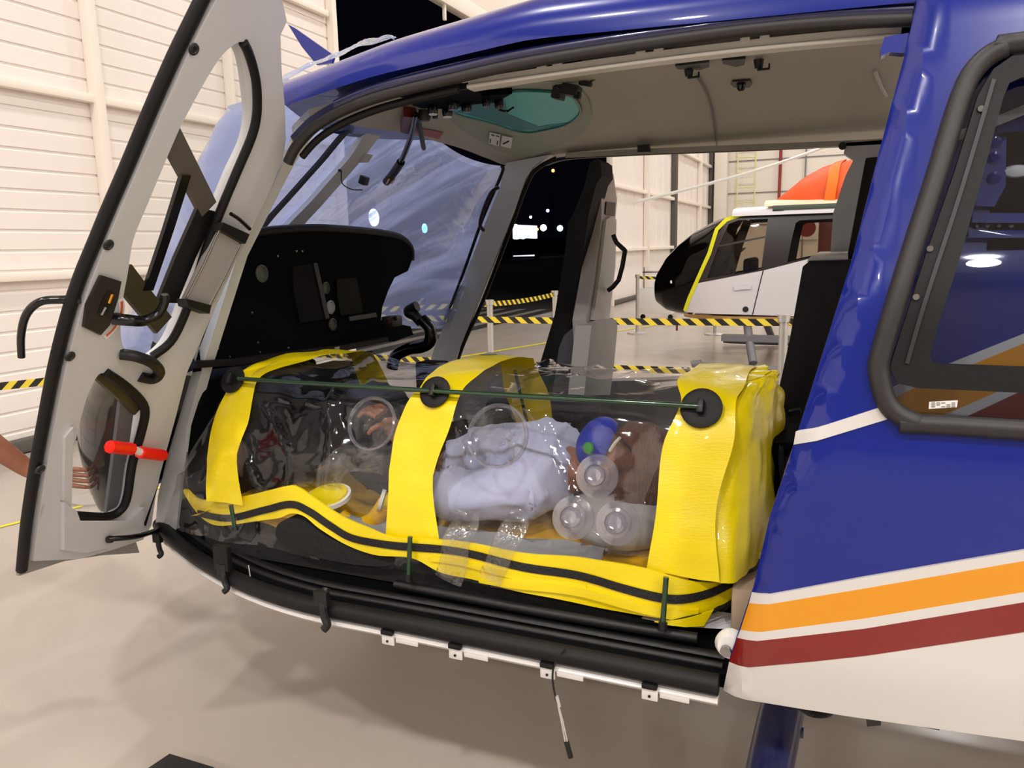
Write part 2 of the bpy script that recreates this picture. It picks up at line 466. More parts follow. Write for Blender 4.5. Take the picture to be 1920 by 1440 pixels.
# right-hand sliding leaves beyond the opening
XR = -5.4
ribbed('wall_right', XR, 18.6, 33.9, 0.02, WZ, .9, .03, M_wall, vertical=True)
for y, m_, w in ((18.55, M_wallp, .16), (22.3, M_wallp, .12), (26.2, M_wallg, .3), (31.0, M_wallp, .12), (33.7, M_wallg, .16)):
    k += 1; structure(box('trim_%d' % k, (XR+.09, y, WZ/2), (.16, w, WZ), m_, bev=.01))
for z in (1.38, 2.95, 4.6):
    k += 1; structure(box('trim_%d' % k, (XR+.07, 26.2, z), (.12, 15, .10), M_wallp, bev=.01))
k += 1; structure(box('trim_%d' % k, (XR+.08, 26.2, .06), (.12, 15.2, .1), M_wallg, bev=.01))
# header over the opening
structure(box('wall_header', (XW-.1, 13.45, 6.95), (.3, 10.1, 3.3), M_wallp, bev=.02)).name = 'wall_front.002'
structure(box('wall_header', (XW-.1, 13.5, WZ+.9), (.5, 41, 3.2), M_wallp, bev=.02)).name = 'wall_front'
k += 1; structure(box('trim_%d' % k, (XW+.2, 13.5, 5.22), (.12, 10.3, .26), M_wallp, bev=.02))
k += 1; structure(box('trim_%d' % k, (XW+.2, 10.94, 5.02), (.05, .05, .30), M_wallp, bev=.01))
# other walls and ceiling of the hangar
structure(box('wall_end', (8.3, 34.2, 5.4), (28.4, .3, 10.8), M_wall2, bev=0)).name = 'wall_back'
for z in (2.2, 3.5, 4.8, 6.1):
    k += 1; structure(box('trim_%d' % k, (8.3, 34.03, z), (27.4, .04, .035), M_grey, bev=0))
k += 1; structure(box('trim_%d' % k, (-4.9, 33.7, 5), (.5, .5, 10), M_wall2, bev=.02))
structure(box('wall_behind', (8.3, -16.1, 5.4), (28.4, .2, 10.8), mat('dim_wall', '77726e', .8), bev=0)).name = 'wall_front.001'
structure(box('wall_far', (22.6, 9, 5.4), (.2, 50.4, 10.8), M_wall2, bev=0)).name = 'wall_right.001'
structure(box('ceiling', (8.3, 9, 10.9), (28.6, 50.6, .2), M_ceil, bev=0))

# end-wall fittings
t = thing('fire_pipe', 'red vertical fire pipe on the white end wall left of the orange cover', 'pipe', (-2.6, 33.9, 0))
tube('pipe', [(-2.62, 33.9, .05), (-2.6, 33.9, 9)], .06, M_pipe, t, n=2)
t2 = tube('conduit', [(-1.65, 33.95, .0), (-1.65, 33.95, 9)], .03, M_grey, None, n=2)
tag(t2, 'thin grey vertical conduit on the end wall, right of the red pipe', 'conduit')
t = thing('wall_ladder', 'faint yellow caged ladder fixed to the white end wall', 'ladder', (-3.9, 33.8, 2))
for dx in (-.35, .35):
    tube('ladder_rail', [(-3.9+dx, 33.7, 2.3), (-3.9+dx, 33.7, 8.5)], .03, M_ladder, t, n=1, seg=6)
for i in range(10):
    tube('ladder_rung', [(-4.25, 33.7, 2.5+i*.6), (-3.55, 33.7, 2.5+i*.6)], .03, M_ladder, t, n=1, seg=6)
# white service trolley near the second helicopter's nose
p = atz((1212, 578), 0.0)
t = thing('service_trolley', 'small white wheeled trolley behind the second helicopter nose', 'trolley', (-3.6, 15.4, 0))
box('trolley_body', (-3.45, 15.4, .38), (.7, .4, .5), M_wht, t)
box('tray', (-3.45, 15.4, .95), (.5, .4, .03), M_metal, t)
for dx in (-.28, .28):
    tube('post', [(-3.45+dx*.8, 15.25, .63), (-3.45+dx*.8, 15.25, 1.05)], .012, M_metal, t, n=1, seg=6)
    lathe('wheel', [(0, -.02), (.05, -.02), (.05, .02), (0, .02)], (-3.45+dx, 15.4, .05), M_rub, t, axis=(0, 1, 0), seg=12)

# barrier posts and hazard tapes
def post(x, y, label, h=1.0):
    t = thing('barrier_post', label, 'barrier post', (x, y, 0), 'barrier posts on the hangar floor')
    lathe('base', [(0, 0), (.17, 0), (.17, .012), (.05, .03), (0, .03)], (x, y, 0), M_tape_y, t)
    lathe('pole', [(0, .02), (.03, .02), (.03, h-.05), (.042, h-.05), (.042, h), (0, h)], (x, y, 0), M_tape_y, t, seg=16)
    return t
post(-4.25, 3.24, 'steel barrier post with round base seen through the open cockpit door')
p918 = atz((918, 562), 1.0); post(p918.x, p918.y, 'steel barrier post seen beside the cockpit door pillar, left of the tall seat')
p1468 = (-.37, 5.62); post(p1468[0], p1468[1], 'nearest steel barrier post, in front of the second helicopter rear door')
post(-3.211, 12.87, 'steel barrier post standing just left of the second helicopter nose')
post(-1.93, 12.98, 'steel barrier post standing behind the second helicopter skids')
p1040 = atz((1040, 545), 1.0); post(p1040.x, p1040.y, 'steel barrier post half hidden behind the tall seat')
post(-5.1, 5.62, 'steel barrier post hidden behind the blue covered nose')
post(-5.2, 2.55, 'steel barrier post just beyond the left edge behind the open door')
def tape(a, b, label, w=.05, sag=.02, n=24, per=.115):
    a, b = Vector(a), Vector(b); L = (b-a).length
    me = bpy.data.meshes.new('barrier_tape'); V = []; Fc = []; U = []
    for i in range(n+1):
        s = i/n; p = a.lerp(b, s)-Vector((0, 0, sag*4*s*(1-s)))
        V += [p-Vector((0, 0, w/2)), p+Vector((0, 0, w/2))]; U += [(s*L/per, 0), (s*L/per, .5)]
    for i in range(n): Fc.append((2*i, 2*i+2, 2*i+3, 2*i+1))
    me.from_pydata(V, [], Fc); uv = me.uv_layers.new()
    for p in me.polygons:
        for li in p.loop_indices: uv.data[li].uv = U[me.loops[li].vertex_index]
    o = link('barrier_tape', me, M_haz); md = o.modifiers.new('S', 'SOLIDIFY'); md.thickness = .002
    return tag(o, label, 'barrier tape', 'yellow and black barrier tapes')
px_, py_ = p1468
tape((-5.1, 5.62, .95), (px_, py_, .945), 'upper yellow and black hazard tape running right to the nearest barrier post')
tape((-5.1, 5.62, .60), (px_, py_, .585), 'lower yellow and black hazard tape running right to the nearest barrier post')
tape((px_, py_, .95), (5.0, 5.8, .95), 'yellow and black hazard tape going on right from the nearest post')
tape((p918.x, p918.y, .96), (p1040.x, p1040.y, .96), 'distant hazard tape slanting up between the two posts left of the seat', per=.1)
tape((p918.x, p918.y, .96), (-5.1, 5.62, .96), 'hazard tape from the left-of-seat post toward the covered nose')
a = atx((95, 708), -4.6); b = atx((-60, 727), -5.1)
tape(a+(a-b)*1.2, b+(b-a)*.3, 'hazard tape crossing behind the open door at the far left edge')
tape((-3.211, 12.87, .95), (-1.93, 12.98, .95), 'short distant hazard tape behind the second helicopter nose')
# painted floor lines
def fline(name, pts, w, m=M_lineY):
    pts = [Vector(p) for p in pts]; bm = bmesh.new()
    for a, b in zip(pts, pts[1:]):
        d = (b-a).normalized(); n = Vector((-d.y, d.x, 0))*w/2; z = Vector((0, 0, .003))
        bm.faces.new([bm.verts.new(v+z) for v in (a-n, b-n, b+n, a+n)])
    return structure(finish(name, bm, m, None, 0))
k += 1; fline('trim_%d' % k, [atz((-60, 1003), 0), atz((35, 980), 0), atz((190, 940), 0), atz((500, 870), 0)], .035)
k += 1; fline('trim_%d' % k, [(-4.9, 14.3, 0), (-3.0, 15.5, 0), (2, 17, 0)], .08)
k += 1; fline('trim_%d' % k, [(-5.0, 9.2, 0), (-2.9, 15.2, 0)], .08)
for i in range(6):
    k += 1; fline('trim_%d' % k, [(-6.3-i*.55, 8.3, -.04), (-6.3-i*.55, 17.9, -.04)], .22, M_conc)
# outside at night: fence, hedge, lit buildings, lamps
hb = grid_mesh('hedge', lambda u, v: Vector((-62+1.5*math.sin(v*PI), 100+u*130, -.2+(3.4+noise.noise(Vector((u*40, v*3, 0))))*v)), 80, 6, M_hedge)
tag(hb, 'dark hedge along the far side of the apron at night', 'hedge')
for (px, py, s, mt, lab) in ((1037, 320, .45, M_bulbo, 'orange'), (990, 430, .55, M_bulb, 'white'), (1019, 427, .9, M_bulb, 'bright white'), (1050, 428, .9, M_bulbb, 'bright bluish'),
                        (963, 406, .4, M_bulbo, 'small orange'), (1027, 395, .45, M_bulbb, 'blue'), (995, 407, .35, M_bulb, 'dim white'), (949, 423, .45, M_bulbb, 'pale blue'), (967, 424, .5, M_bulb, 'small white'), (1007, 430, .4, M_bulbo, 'pale orange')):
    q = atx((px, py), -75)
    o = thing('street_lamp', '%s lamp glowing far off in the night %s' % (lab, {320: 'highest of all', 406: 'left above the lit row', 395: 'midway up', 407: 'above the lit building'}.get(py, 'in the row above the hedge')), 'street lamp', (q.x, q.y, -.04), 'far lights in the night')
    lathe('lamp_globe', [(0, -s), (s*.7, -s*.7), (s, 0), (s*.7, s*.7), (0, s)], q, mt, o, seg=12)
    tube('lamp_pole', [(q.x-.3, q.y, -.06), (q.x-.3, q.y, q.z)], .12, M_dash, o, n=1, seg=6)
for (px, py, rr, mt, lab) in ((702, 408, .75, M_bulb, 'brilliant white glare disc added outside the filmed windscreen'), (797, 428, .45, mat('teal_glare', 'a0ffe8', .5, emit=6), 'smaller greenish glare disc added outside the filmed windscreen')):
    q = atx((px, py), -38); o = thing('glare_disc', lab, 'glare_disc', (q.x, q.y, -.04))  # glowing disc on a pole, added to stand in for glare on the film
    lathe('glow_face', [(0, 0), (rr, 0), (rr, .1), (0, .2)], q, mt, o, axis=(-1, 0, 0), seg=24)
    tube('pole', [(q.x-.3, q.y, -.06), (q.x-.3, q.y, q.z)], .08, M_grey, o, n=1, seg=8)
q = atx((985, 432), -70)
tag(box('lit_building', (q.x, q.y, q.z/2-.02), (1, 13, q.z+2.4), M_bld), 'low lit white building far off behind the hedge', 'building')
a, b = atx((860, 500), -40), atx((1065, 500), -40)
for i, px in enumerate((948, 1007)):
    q = atx((px, 492), -38); tag(box('fence_post', (q.x, q.y, .75), (.5, 1.0 if i == 0 else .5, 2.0), M_fence), ['wider', 'narrower'][i]+' ochre fence post at the edge of the dark apron', 'fence post')
t = thing('metal_gate', 'pale tubular gate at the far edge of the apron beside the fence post', 'gate', atx((925, 505), -38))
a, b = atx((915, 500), -38), atx((944, 500), -38)
for z in (.5, 1.1, 1.7): tube('bar', [(a.x, a.y, z), (b.x, b.y, z)], .06, M_tape_y, t, n=1, seg=6)
for s in (0, .5, 1): tube('upright', [a.lerp(b, s).xy.to_3d()+Vector((0, 0, 0)), a.lerp(b, s).xy.to_3d()+Vector((0, 0, 1.75))], .06, M_tape_y, t, n=1, seg=6)
k += 1; structure(box('trim_%d' % k, (-37, 90, -.02), (8, 150, .08), M_conc, bev=0))

# ================================================================ THE HELICOPTER
YC = 2.42
H = thing('helicopter', 'blue and white helicopter in the foreground with open doors and red and yellow stripes', 'helicopter', (0, YC, 0))
PROF = [(.3, 2.2), (.4, 1.85), (.5, 1.58), (.6, 1.48), (.75, 1.44), (1.1, 1.42), (1.4, 1.45), (1.7, 1.54), (1.9, 1.60), (2.0, 1.68), (2.1, 1.85)]
def tap(x): return .26*max(0, (-1.2-x)/.75)**1.6
SIDE = Surf('y', lambda x, z: smo(PROF, z)+tap(x))
def nearpt(px, py, off=0): return SIDE.at(px, py, off)
# sliding door skin with a rolled front edge
EDGE = [(1722, -60), (1720, 0), (1700, 90), (1650, 280), (1600, 480), (1550, 640), (1490, 830), (1440, 980), (1410, 1110), (1365, 1245), (1357, 1290)]
S0 = Surf('y', lambda x, z: smo(PROF, z)-.05)
EUV = sorted([(v, u) for u, v in (S0.pix(*p) for p in EDGE)])
def roll_(x, z):
    d = x-(lerp1(EUV, z-.06)+lerp1(EUV, z-.03)+lerp1(EUV, z)+lerp1(EUV, z+.03)+lerp1(EUV, z+.06))/5; r = .034
    return 0 if d > r else .03*((r-max(d, 0))/r)**1.5
SD = Surf('y', lambda x, z: smo(PROF, z)-.05+roll_(x, z))
FU = Surf('y', lambda x, z: smo(PROF, z)+.06)
edge_uv = [S0.pix(*p) for p in EDGE]
# window opening of the sliding door (outer rubber outline, rounded)
WO = [(1975, 75), (1880, 92), (1828, 130), (1798, 190), (1755, 330), (1700, 500), (1655, 650), (1648, 700), (1668, 762), (1720, 792), (1790, 797), (2260, 786)]
WOuv = [SD.pix(*p) for p in WO]; zt = WOuv[0][1]; zb = WOuv[-1][1]
WOuv = WOuv[:-1]+[(1.05, WOuv[-2][1]+.004), (1.16, WOuv[-2][1]+.1), (1.16, zt-.1), (1.06, zt)]
botuv = [SD.pix(1400, 1308), SD.pix(1600, 1340), SD.pix(1920, 1385)]
door_out = [(1.3, 2.02)]+[(edge_uv[0][0], 2.02)]+edge_uv[1:]+botuv+[(1.3, botuv[-1][1]-.06)]
sd = sheet('sliding_door', SD, door_out, M_blue, H, holes=[WOuv], thick=.03, px=False, hcurve=True, grid=.02)
def stripe(name, S, up, lo, m, xr, parent, off=-.003, x0=None):
    U = [S.pix(*p) for p in up]; L = [S.pix(*p) for p in lo]
    def ext(A):
        (a, b), (c, d) = A[-2], A[-1]; return (xr, d+(d-b)/(c-a)*(xr-c))
    return sheet(name, S, U+[ext(U)]+[ext(L)]+L[::-1], m, parent, px=False, thick=.006, off=-.006, grid=.02)
stripe('white_stripe', SD, [(1410, 1110), (1427, 1112), (1620, 1080), (1920, 1029)], [(1405, 1128), (1424, 1130), (1620, 1101), (1920, 1049)], M_white, 1.3, sd)
stripe('yellow_stripe', SD, [(1405, 1128), (1424, 1130), (1620, 1101), (1920, 1049)], [(1389, 1178), (1407, 1181), (1620, 1157), (1920, 1107)], M_yel, 1.3, sd)
stripe('white_stripe', SD, [(1389, 1178), (1407, 1181), (1620, 1157), (1920, 1107)], [(1383, 1193), (1401, 1197), (1620, 1176), (1920, 1126)], M_white, 1.3, sd)
stripe('red_stripe', SD, [(1383, 1193), (1401, 1197), (1620, 1176), (1920, 1126)], [(1368, 1238), (1385, 1245), (1620, 1227), (1920, 1182)], M_red, 1.3, sd)
low = [SD.pix(*p) for p in [(1368, 1238), (1385, 1245), (1620, 1227), (1920, 1182)]]
sheet('white_lower_skin', SD, low+[(1.3, low[-1][1]+(low[-1][1]-low[-2][1])/(low[-1][0]-low[-2][0])*(1.3-low[-1][0])), (1.3, botuv[-1][1]-.062)]+botuv[::-1]+[SD.pix(1357, 1290)], M_white, sd, px=False, thick=.008, off=-.008, grid=.02)
sheet('thin_white_stripe', SD, [(1492, 809), (1500, 806), (1648, 764), (1672, 783), (1500, 831), (1488, 833)], M_white, sd, thick=.004, off=-.003, grid=.03)
# window rubber, glass, inner frame
bm = bmesh.new()
ring = densify(WOuv, .02, True); addtube(bm, [SD.P(u, v, -.004) for u, v in ring], .017, 10, True)
finish('window_seal', bm, M_rub2, sd, 60)
sheet('window_pane', SD, WOuv, M_winglass, sd, px=False, thick=0, off=.012, curve=True, grid=.05)
FO = [(1985, 88), (1905, 100), (1862, 130), (1833, 180), (1790, 320), (1735, 480), (1690, 620), (1668, 690), (1682, 718), (1720, 727), (2200, 728)]
FI = [(1990, 140), (1915, 146), (1892, 156), (1880, 185), (1850, 300), (1800, 480), (1762, 600), (1743, 665), (1748, 680), (1765, 684), (2200, 684)]
fo = [SD.pix(*p) for p in FO]; fi = [SD.pix(*p) for p in FI]
fo = fo[:-1]+[(1.1, fo[-2][1]), (1.1, fo[0][1])]; fi = fi[:-1]+[(1.04, fi[-2][1]), (1.04, fi[0][1])]
sheet('window_frame', SD, fo, M_rub, sd, holes=[fi], px=False, hcurve=False, thick=.02, off=-.004, grid=.03)
band('frame_rib', SD, [(1862, 150), (1800, 360), (1735, 560), (1700, 680)], .006, M_rub2, sd, thick=.02, off=-.010, grid=.03)
for (px, py) in ((1743, 466), (1717, 556), (1838, 205)):
    lathe('screw', [(0, 0), (.006, 0), (.005, .003), (0, .003)], SD.at(px, py, -.006), M_metal, sd, axis=(0, -1, 0), seg=10)
# small inspection label on the glass under the frame
lb = sheet('window_label', SD, [(1743, 755), (1797, 752), (1795, 765), (1742, 768)], M_wht, sd, thick=.002, off=.006, grid=.05)
for j, yy in enumerate((757, 760.5, 764)):
    for i in range(5):
        if (i+j) % 4 != 3:
            x = 1747+i*9.5; sheet('print_mark', SD, [(x, yy-1), (x+7, yy-1.3), (x+7, yy+.3), (x, yy+.6)], M_grey, lb, thick=.0006, off=.005, grid=.05)
# door mounting foot at the lower front corner (white metal) and its latch hook
q = SD.at(1365, 1222, .03)
lathe('lower_roller', [(0, -.015), (.028, -.015), (.03, 0), (.022, .018), (0, .018)], q, M_wht, sd, axis=(0, -1, .1), seg=20)
lathe('roller_bolt', [(0, 0), (.011, 0), (.011, .01), (0, .012)], q+Vector((-.005, -.02, -.002)), M_metal, sd, axis=(0, -1, 0), seg=8)
sheet('lower_guide', SIDE, [(1352, 1268), (1366, 1262), (1369, 1297), (1356, 1293)], M_rub, sd, thick=.02, off=.0, grid=.03)
# blue upper hinge arm of the sliding door
sheet('hinge_arm', SIDE, [(1658, 72), (1703, 64), (1708, 100), (1690, 102), (1668, 100), (1652, 107), (1650, 95)], M_blue, sd, thick=.03, off=-.01, grid=.03)

# fuselage skin behind the sliding door, carrying the same stripes
fu = sheet('fuselage', FU, [(3.6, 2.02), (3.6, .58), (-.02, .6), (-.04, .8), (-.0, 1.1), (.08, 1.4), (.14, 1.7), (.2, 2.02)], M_blue, H, px=False, thick=.02, grid=.06)
def fst(up, lo, m, nm): return sheet(nm, FU, [*up, *lo[::-1]], m, fu, thick=.003, off=-.003, grid=.04)
fst([(1655, 735), (1700, 713), (1920, 625), (2000, 592)], [(1658, 756), (1700, 733), (1920, 643), (2000, 612)], M_white, 'white_stripe')
fst([(1658, 756), (1700, 733), (1920, 643), (2000, 612)], [(1700, 795), (1760, 782), (1920, 712), (2000, 678)], M_yel, 'yellow_stripe')
fst([(1700, 795), (1760, 782), (1920, 712), (2000, 678)], [(1740, 805), (1780, 795), (1920, 730), (2000, 696)], M_white, 'white_stripe')
fst([(1740, 805), (1780, 795), (1920, 730), (2000, 696)], [(1760, 815), (1800, 815), (1920, 812), (2000, 810)], M_red, 'red_stripe')
# structures seen through the door window: bracket with bolts, rails, dark recess
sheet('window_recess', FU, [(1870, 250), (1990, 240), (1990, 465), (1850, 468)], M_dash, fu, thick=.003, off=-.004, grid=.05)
br = sheet('hinge_bracket', FU, [(1862, 262), (1885, 258), (1883, 350), (1862, 388), (1826, 387), (1838, 320)], M_blue, fu, thick=.006, off=-.012, grid=.05)
for (px, py) in ((1862, 298), (1861, 335), (1862, 268)):
    lathe('bolt', [(0, 0), (.011, 0), (.011, .004), (.006, .006), (.006, .009), (0, .009)], FU.at(px, py, -.012), M_blue, br, axis=(0, -1, 0), seg=14)
for a, b, c2, d in ((1822, 400, 1985, 418), (1815, 432, 1985, 446)):
    rl = sheet('rail', FU, [(a, b), (c2, b), (c2, d), (a-2, d)], M_pillar if b == 1 else M_blue, fu, thick=.01, off=-.016, grid=.05)
band('reflection_bar', FU, [(1780, 262), (1860, 232), (1990, 178)], .016, M_rail, fu, thick=.004, off=-.020, curve=False)  # pale bar painted in for a reflection in the door window
for px in (1830, 1850, 1872, 1895): lathe('rivet', [(0, 0), (.004, 0), (0, .003)], FU.at(px, 424, -.004), M_metal, fu, axis=(0, -1, 0), seg=8)
# lit lamp face inside the recess
lathe('cabin_lamp', [(0, 0), (.022, 0), (.018, .006), (0, .01)], FU.at(1905, 322, -.006), M_wht, fu, axis=(0, -1, 0), seg=20, sc=(1, .5))

# belly and underside
def belly(u, v):
    x = -2.3+u*5.9; w = v*2-1; hw = .93-.55*max(0, (-1.3-x)/1.0)**2
    y = YC+w*hw; z = .62-.12*(1-abs(w)**2.2)
    return Vector((x, y, z))
grid_mesh('belly_panel', belly, 40, 14, M_white, H)
# cabin floor
def floor_y(x): return 1.455+tap(x)
nf = [(x/10, floor_y(x/10)+.01) for x in range(-21, 3)]
FL = Surf('z', lambda x, y: .645)
sheet('cabin_floor', FL, nf+[(.2, 3.36), (-1.5, 3.33), (-2.1, 3.05), (-2.35, 2.6), (-2.35, 2.2)], M_dash, H, px=False, thick=-.03, grid=.1)
# door sill: white edge strip below two black rails
SILLP = [(-2.02+i*.1, 0) for i in range(20)]
def sillpt(x, dy, z): return Vector((x, floor_y(x)+dy, z))
xs = [-2.02, -1.9, -1.75, -1.6, -1.4, -1.2, -1.0, -.8, -.6, -.4, -.19]
tube('sill_edge', [sillpt(x, -.012, .600) for x in xs], .016, M_white, H, n=3, seg=8, flat=.6)
tube('sill_seal', [sillpt(x, -.016, .634) for x in xs], .022, M_rub, H, n=3, seg=12)
tube('sill_seal', [sillpt(x, .035, .646) for x in xs], .009, M_blk, H, n=3, seg=10)
tube('sill_rail', [sillpt(x, .07, .650) for x in xs], .012, M_blk, H, n=3, seg=10, flat=.6)
# white clip tabs along the sill edge
for (px, py) in ((742, 1137), (869, 1168), (1040, 1208), (1229, 1251)):
    q = SIDE.at(px, py); x = q.x
    tb = box('clip_tab', (x, floor_y(x)-.03, .592), (.034, .006, .026), M_white, H, bev=.003)
    lathe('tab_hole', [(0, 0), (.003, 0), (.003, .002), (0, .002)], (x, floor_y(x)-.034, .590), M_blk, tb, axis=(0, -1, 0), seg=8)
    box('rubber_stop', (x, floor_y(x)-.032, .612), (.032, .014, .012), M_rub, tb, bev=.003)
    box('tab_bracket', (x+.05, floor_y(x)-.028, .594), (.06, .004, .012), M_white, tb, bev=.002)
# black door hooks hanging from the sill
def hook(px, py, s, webbing=False):
    q = SIDE.at(px, py); x = q.x; y = floor_y(x)-.045; bm = bmesh.new()
    addtube(bm, catmull([(x, y+.02, q.z+.03*s), (x+.003, y, q.z+.005), (x+.008, y-.004, q.z-.02*s), (x+.016, y-.006, q.z-.035*s), (x+.008, y-.012, q.z-.044*s)], 5), .008*s, 8)
    addbox(bm, (x, y, q.z+.015*s), (.03*s, .014, .03*s))
    o = finish('sill_hook', bm, M_blk, H, 40)
    if webbing: box('webbing', (x, y+.004, q.z+.045), (.05, .02, .07), M_rub, o, bev=.004)
hook(316, 1008, 1.0); hook(446, 1062, 1.0, True); hook(630, 1118, 1.25)
# loose buckles on the sill
for (px, py, w) in ((570, 1027, .05), (652, 1068, .06)):
    q = FL.at(px, py); box('buckle', (q.x, q.y, .685), (w, .022, .018), M_metal if w < .055 else M_blk, H, rot=Matrix.Rotation(-.2, 3, 'Z'), bev=.006)
sheet('floor_lining', FL, [(980, 1092), (1120, 1135), (1125, 1150), (1000, 1120)], M_rub2, H, thick=.003, off=.012)
# dangling wires under the sill
q = aty((1048, 1222), 1.43); 
t1 = tube('hanging_wire', [aty(p, 1.42) for p in [(1060, 1216), (1042, 1240), (1036, 1268), (1040, 1300), (1046, 1322)]], .0022, M_blk, H, seg=6)
tube('white_wire', [aty(p, 1.42) for p in [(1046, 1322), (1052, 1350), (1060, 1392)]], .0018, M_cable, t1, seg=6)
tube('white_wire', [aty(p, 1.42) for p in [(1047, 1322), (1055, 1352), (1064, 1392)]], .0018, M_cable, t1, seg=6)
tube('wire_connector', [aty(p, 1.42) for p in [(1062, 1390), (1070, 1420)]], .006, M_blk, t1, seg=8, n=1)
tube('wire_joint', [aty(p, 1.42) for p in [(1044, 1305), (1049, 1325)]], .004, M_cable, t1, seg=8, n=1)
t1 = tube('hanging_wire', [aty(p, 1.5) for p in [(466, 1060), (469, 1080), (472, 1104)]], .0016, M_cable, H, seg=6)
tube('wire_connector', [aty(p, 1.5) for p in [(472, 1102), (475, 1125)]], .005, M_blk, t1, seg=8, n=1)
tube('red_cover_strip', [SIDE.at(*p, .02) for p in [(1080, 1226), (1130, 1238), (1190, 1246)]], .006, M_maroon, H, seg=8)

# roof shell
ZB = [(-1.9, 1.83), (-1.45, 1.835), (-1.27, 1.853), (-1.02, 1.894), (-.63, 1.928), (.08, 1.903), (.8, 1.90), (3.6, 1.9)]
HT = [(-2.0, .04), (-1.75, .09), (-1.5, .14), (-1.27, .155), (-1.0, .17), (-.6, .19), (0, .22), (.6, .24), (3.6, .25)]
def roof(u, v):
    w = math.sin((v-.5)*PI); xs_ = -1.70+.34*abs(w)**1.6; x = xs_+u*(3.56-xs_)
    hw = .83 if x > -1.25 else .83-.2*((-1.25-x)/.5)**2
    a = (v-.5)*PI; e = 2/2.5
    y = YC+hw*math.copysign(abs(math.sin(a))**e, math.sin(a)); z = smo(ZB, x)*1.0
    # lower edge follows ZB at the sides; the crown is HT above it
    zc = smo(ZB, max(x, -1.3))-.10*max(0, (-1.3-x))**1.1
    z = (z if abs(w) > .0 else z)
    s = abs(math.cos(a))**e
    z = smo(ZB, x)*(1-s)+(zc+smo(HT, x))*s
    return Vector((x, y, z))
rs = grid_mesh('roof_shell', roof, 90, 44, M_blue, H, smooth=60)
# dark strip painted as shade just under the roof edge and long black door seal
sealpts = [(1712, 36), (1560, 42), (1400, 56), (1250, 76), (1100, 98), (960, 122), (850, 147), (760, 168), (690, 188), (630, 213), (585, 242), (555, 275), (540, 305)]
RS = Surf('y', lambda x, z: 1.605+tap(x)*.6)
tube('door_seal', [RS.at(*p) for p in sealpts], .013, M_rub2, H, n=4, seg=12)
tube('inner_seal', [RS.at(p[0]+2, p[1]+17, .02) for p in sealpts[6:-1]], .009, M_rub, H, n=4, seg=10)
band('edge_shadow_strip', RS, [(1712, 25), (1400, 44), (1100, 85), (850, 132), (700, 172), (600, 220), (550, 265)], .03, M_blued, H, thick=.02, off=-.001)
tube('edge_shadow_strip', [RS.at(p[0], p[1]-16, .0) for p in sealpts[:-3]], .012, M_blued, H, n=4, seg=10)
lathe('roof_fastener', [(0, 0), (.006, 0), (.005, .004), (0, .005)], aty((1046, 31), 1.66), M_metal, rs, axis=(0, -1, .6), seg=8)
# grey header rail with white tabs
RL = Surf('y', lambda x, z: 1.635)
rail = band('header_rail', RL, [(878, 158), (1100, 124), (1300, 98), (1500, 76), (1690, 60)], .022, M_rail, H, thick=.03)
tube('rail_lip', [RL.at(*p, -.004) for p in [(878, 163), (1100, 131), (1300, 105), (1500, 84), (1685, 68)]], .005, M_rail, rail, seg=8)
for (px, py) in ((1016, 118), (1045, 113), (1201, 93), (1235, 88), (1397, 71), (1434, 67)):
    sheet('rail_tab', RL, [(px-9, py-4), (px+9, py-6), (px+9, py+8), (px-9, py+10)], M_rail, rail, thick=.01, off=-.002, grid=.05)
sheet('torn_edge_trim', RS, [(765, 155), (830, 140), (870, 132), (905, 128), (918, 138), (860, 152), (840, 150), (825, 158), (770, 163)], M_rail, H, thick=.004, off=.02, grid=.05)
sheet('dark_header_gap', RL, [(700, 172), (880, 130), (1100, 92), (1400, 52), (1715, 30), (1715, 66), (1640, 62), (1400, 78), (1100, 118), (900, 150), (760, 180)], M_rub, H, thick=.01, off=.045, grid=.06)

# ceiling liner
def ceil(x, y):
    w = min(1.0, abs(y-YC)/.74)
    return 1.985-.10*w**2.4-(.10*(max(0, (-1.05-x))/.6)**1.5)
CE = Surf('z', ceil)
CL = [(548, 250), (580, 218), (640, 200), (740, 178), (880, 152), (1100, 118), (1400, 80), (1690, 50), (1705, 70), (1695, 120), (1672, 200), (1657, 264), (1500, 272), (1350, 277), (1200, 283), (1065, 292), (1015, 302), (990, 325), (975, 330), (955, 312), (900, 292), (820, 266), (740, 246), (690, 240), (655, 234), (636, 226), (600, 222), (572, 234)]
cl = sheet('ceiling_liner', CE, CL, M_liner, H, thick=.02, grid=.05, smooth=50)
SK = [(850, 204), (905, 178), (960, 164), (1020, 164), (1066, 172), (1085, 190), (1086, 208), (1060, 228), (1010, 240), (975, 241), (930, 228)]
skr = [(838, 200), (900, 166), (960, 152), (1030, 150), (1085, 164), (1106, 192), (1104, 232), (1070, 262), (1000, 290), (950, 285), (900, 262), (855, 232)]
sheet('skylight_surround', CE, skr, mat('liner_green_grey', '9da394', .6), cl, thick=.008, off=-.006, curve=True)
skl = sheet('skylight', CE, SK, mat('teal_glass', '58cfd0', .5), cl, thick=.004, off=-.010, curve=True)
sheet('skylight_tint_band', CE, [(856, 204), (905, 182), (940, 170), (948, 190), (953, 208), (985, 222), (1010, 232), (1066, 224), (1010, 238), (975, 239), (932, 226)], mat('deep_teal', '0b7f8c', .5), skl, thick=.002, off=-.0115)
bm = bmesh.new(); addtube(bm, [CE.P(u, v, -.011) for u, v in densify([CE.pix(*p) for p in SK], .02, True)], .005, 8, True)
finish('skylight_rim', bm, mat('teal_rim', '1f6a66', .3), cl, 60)
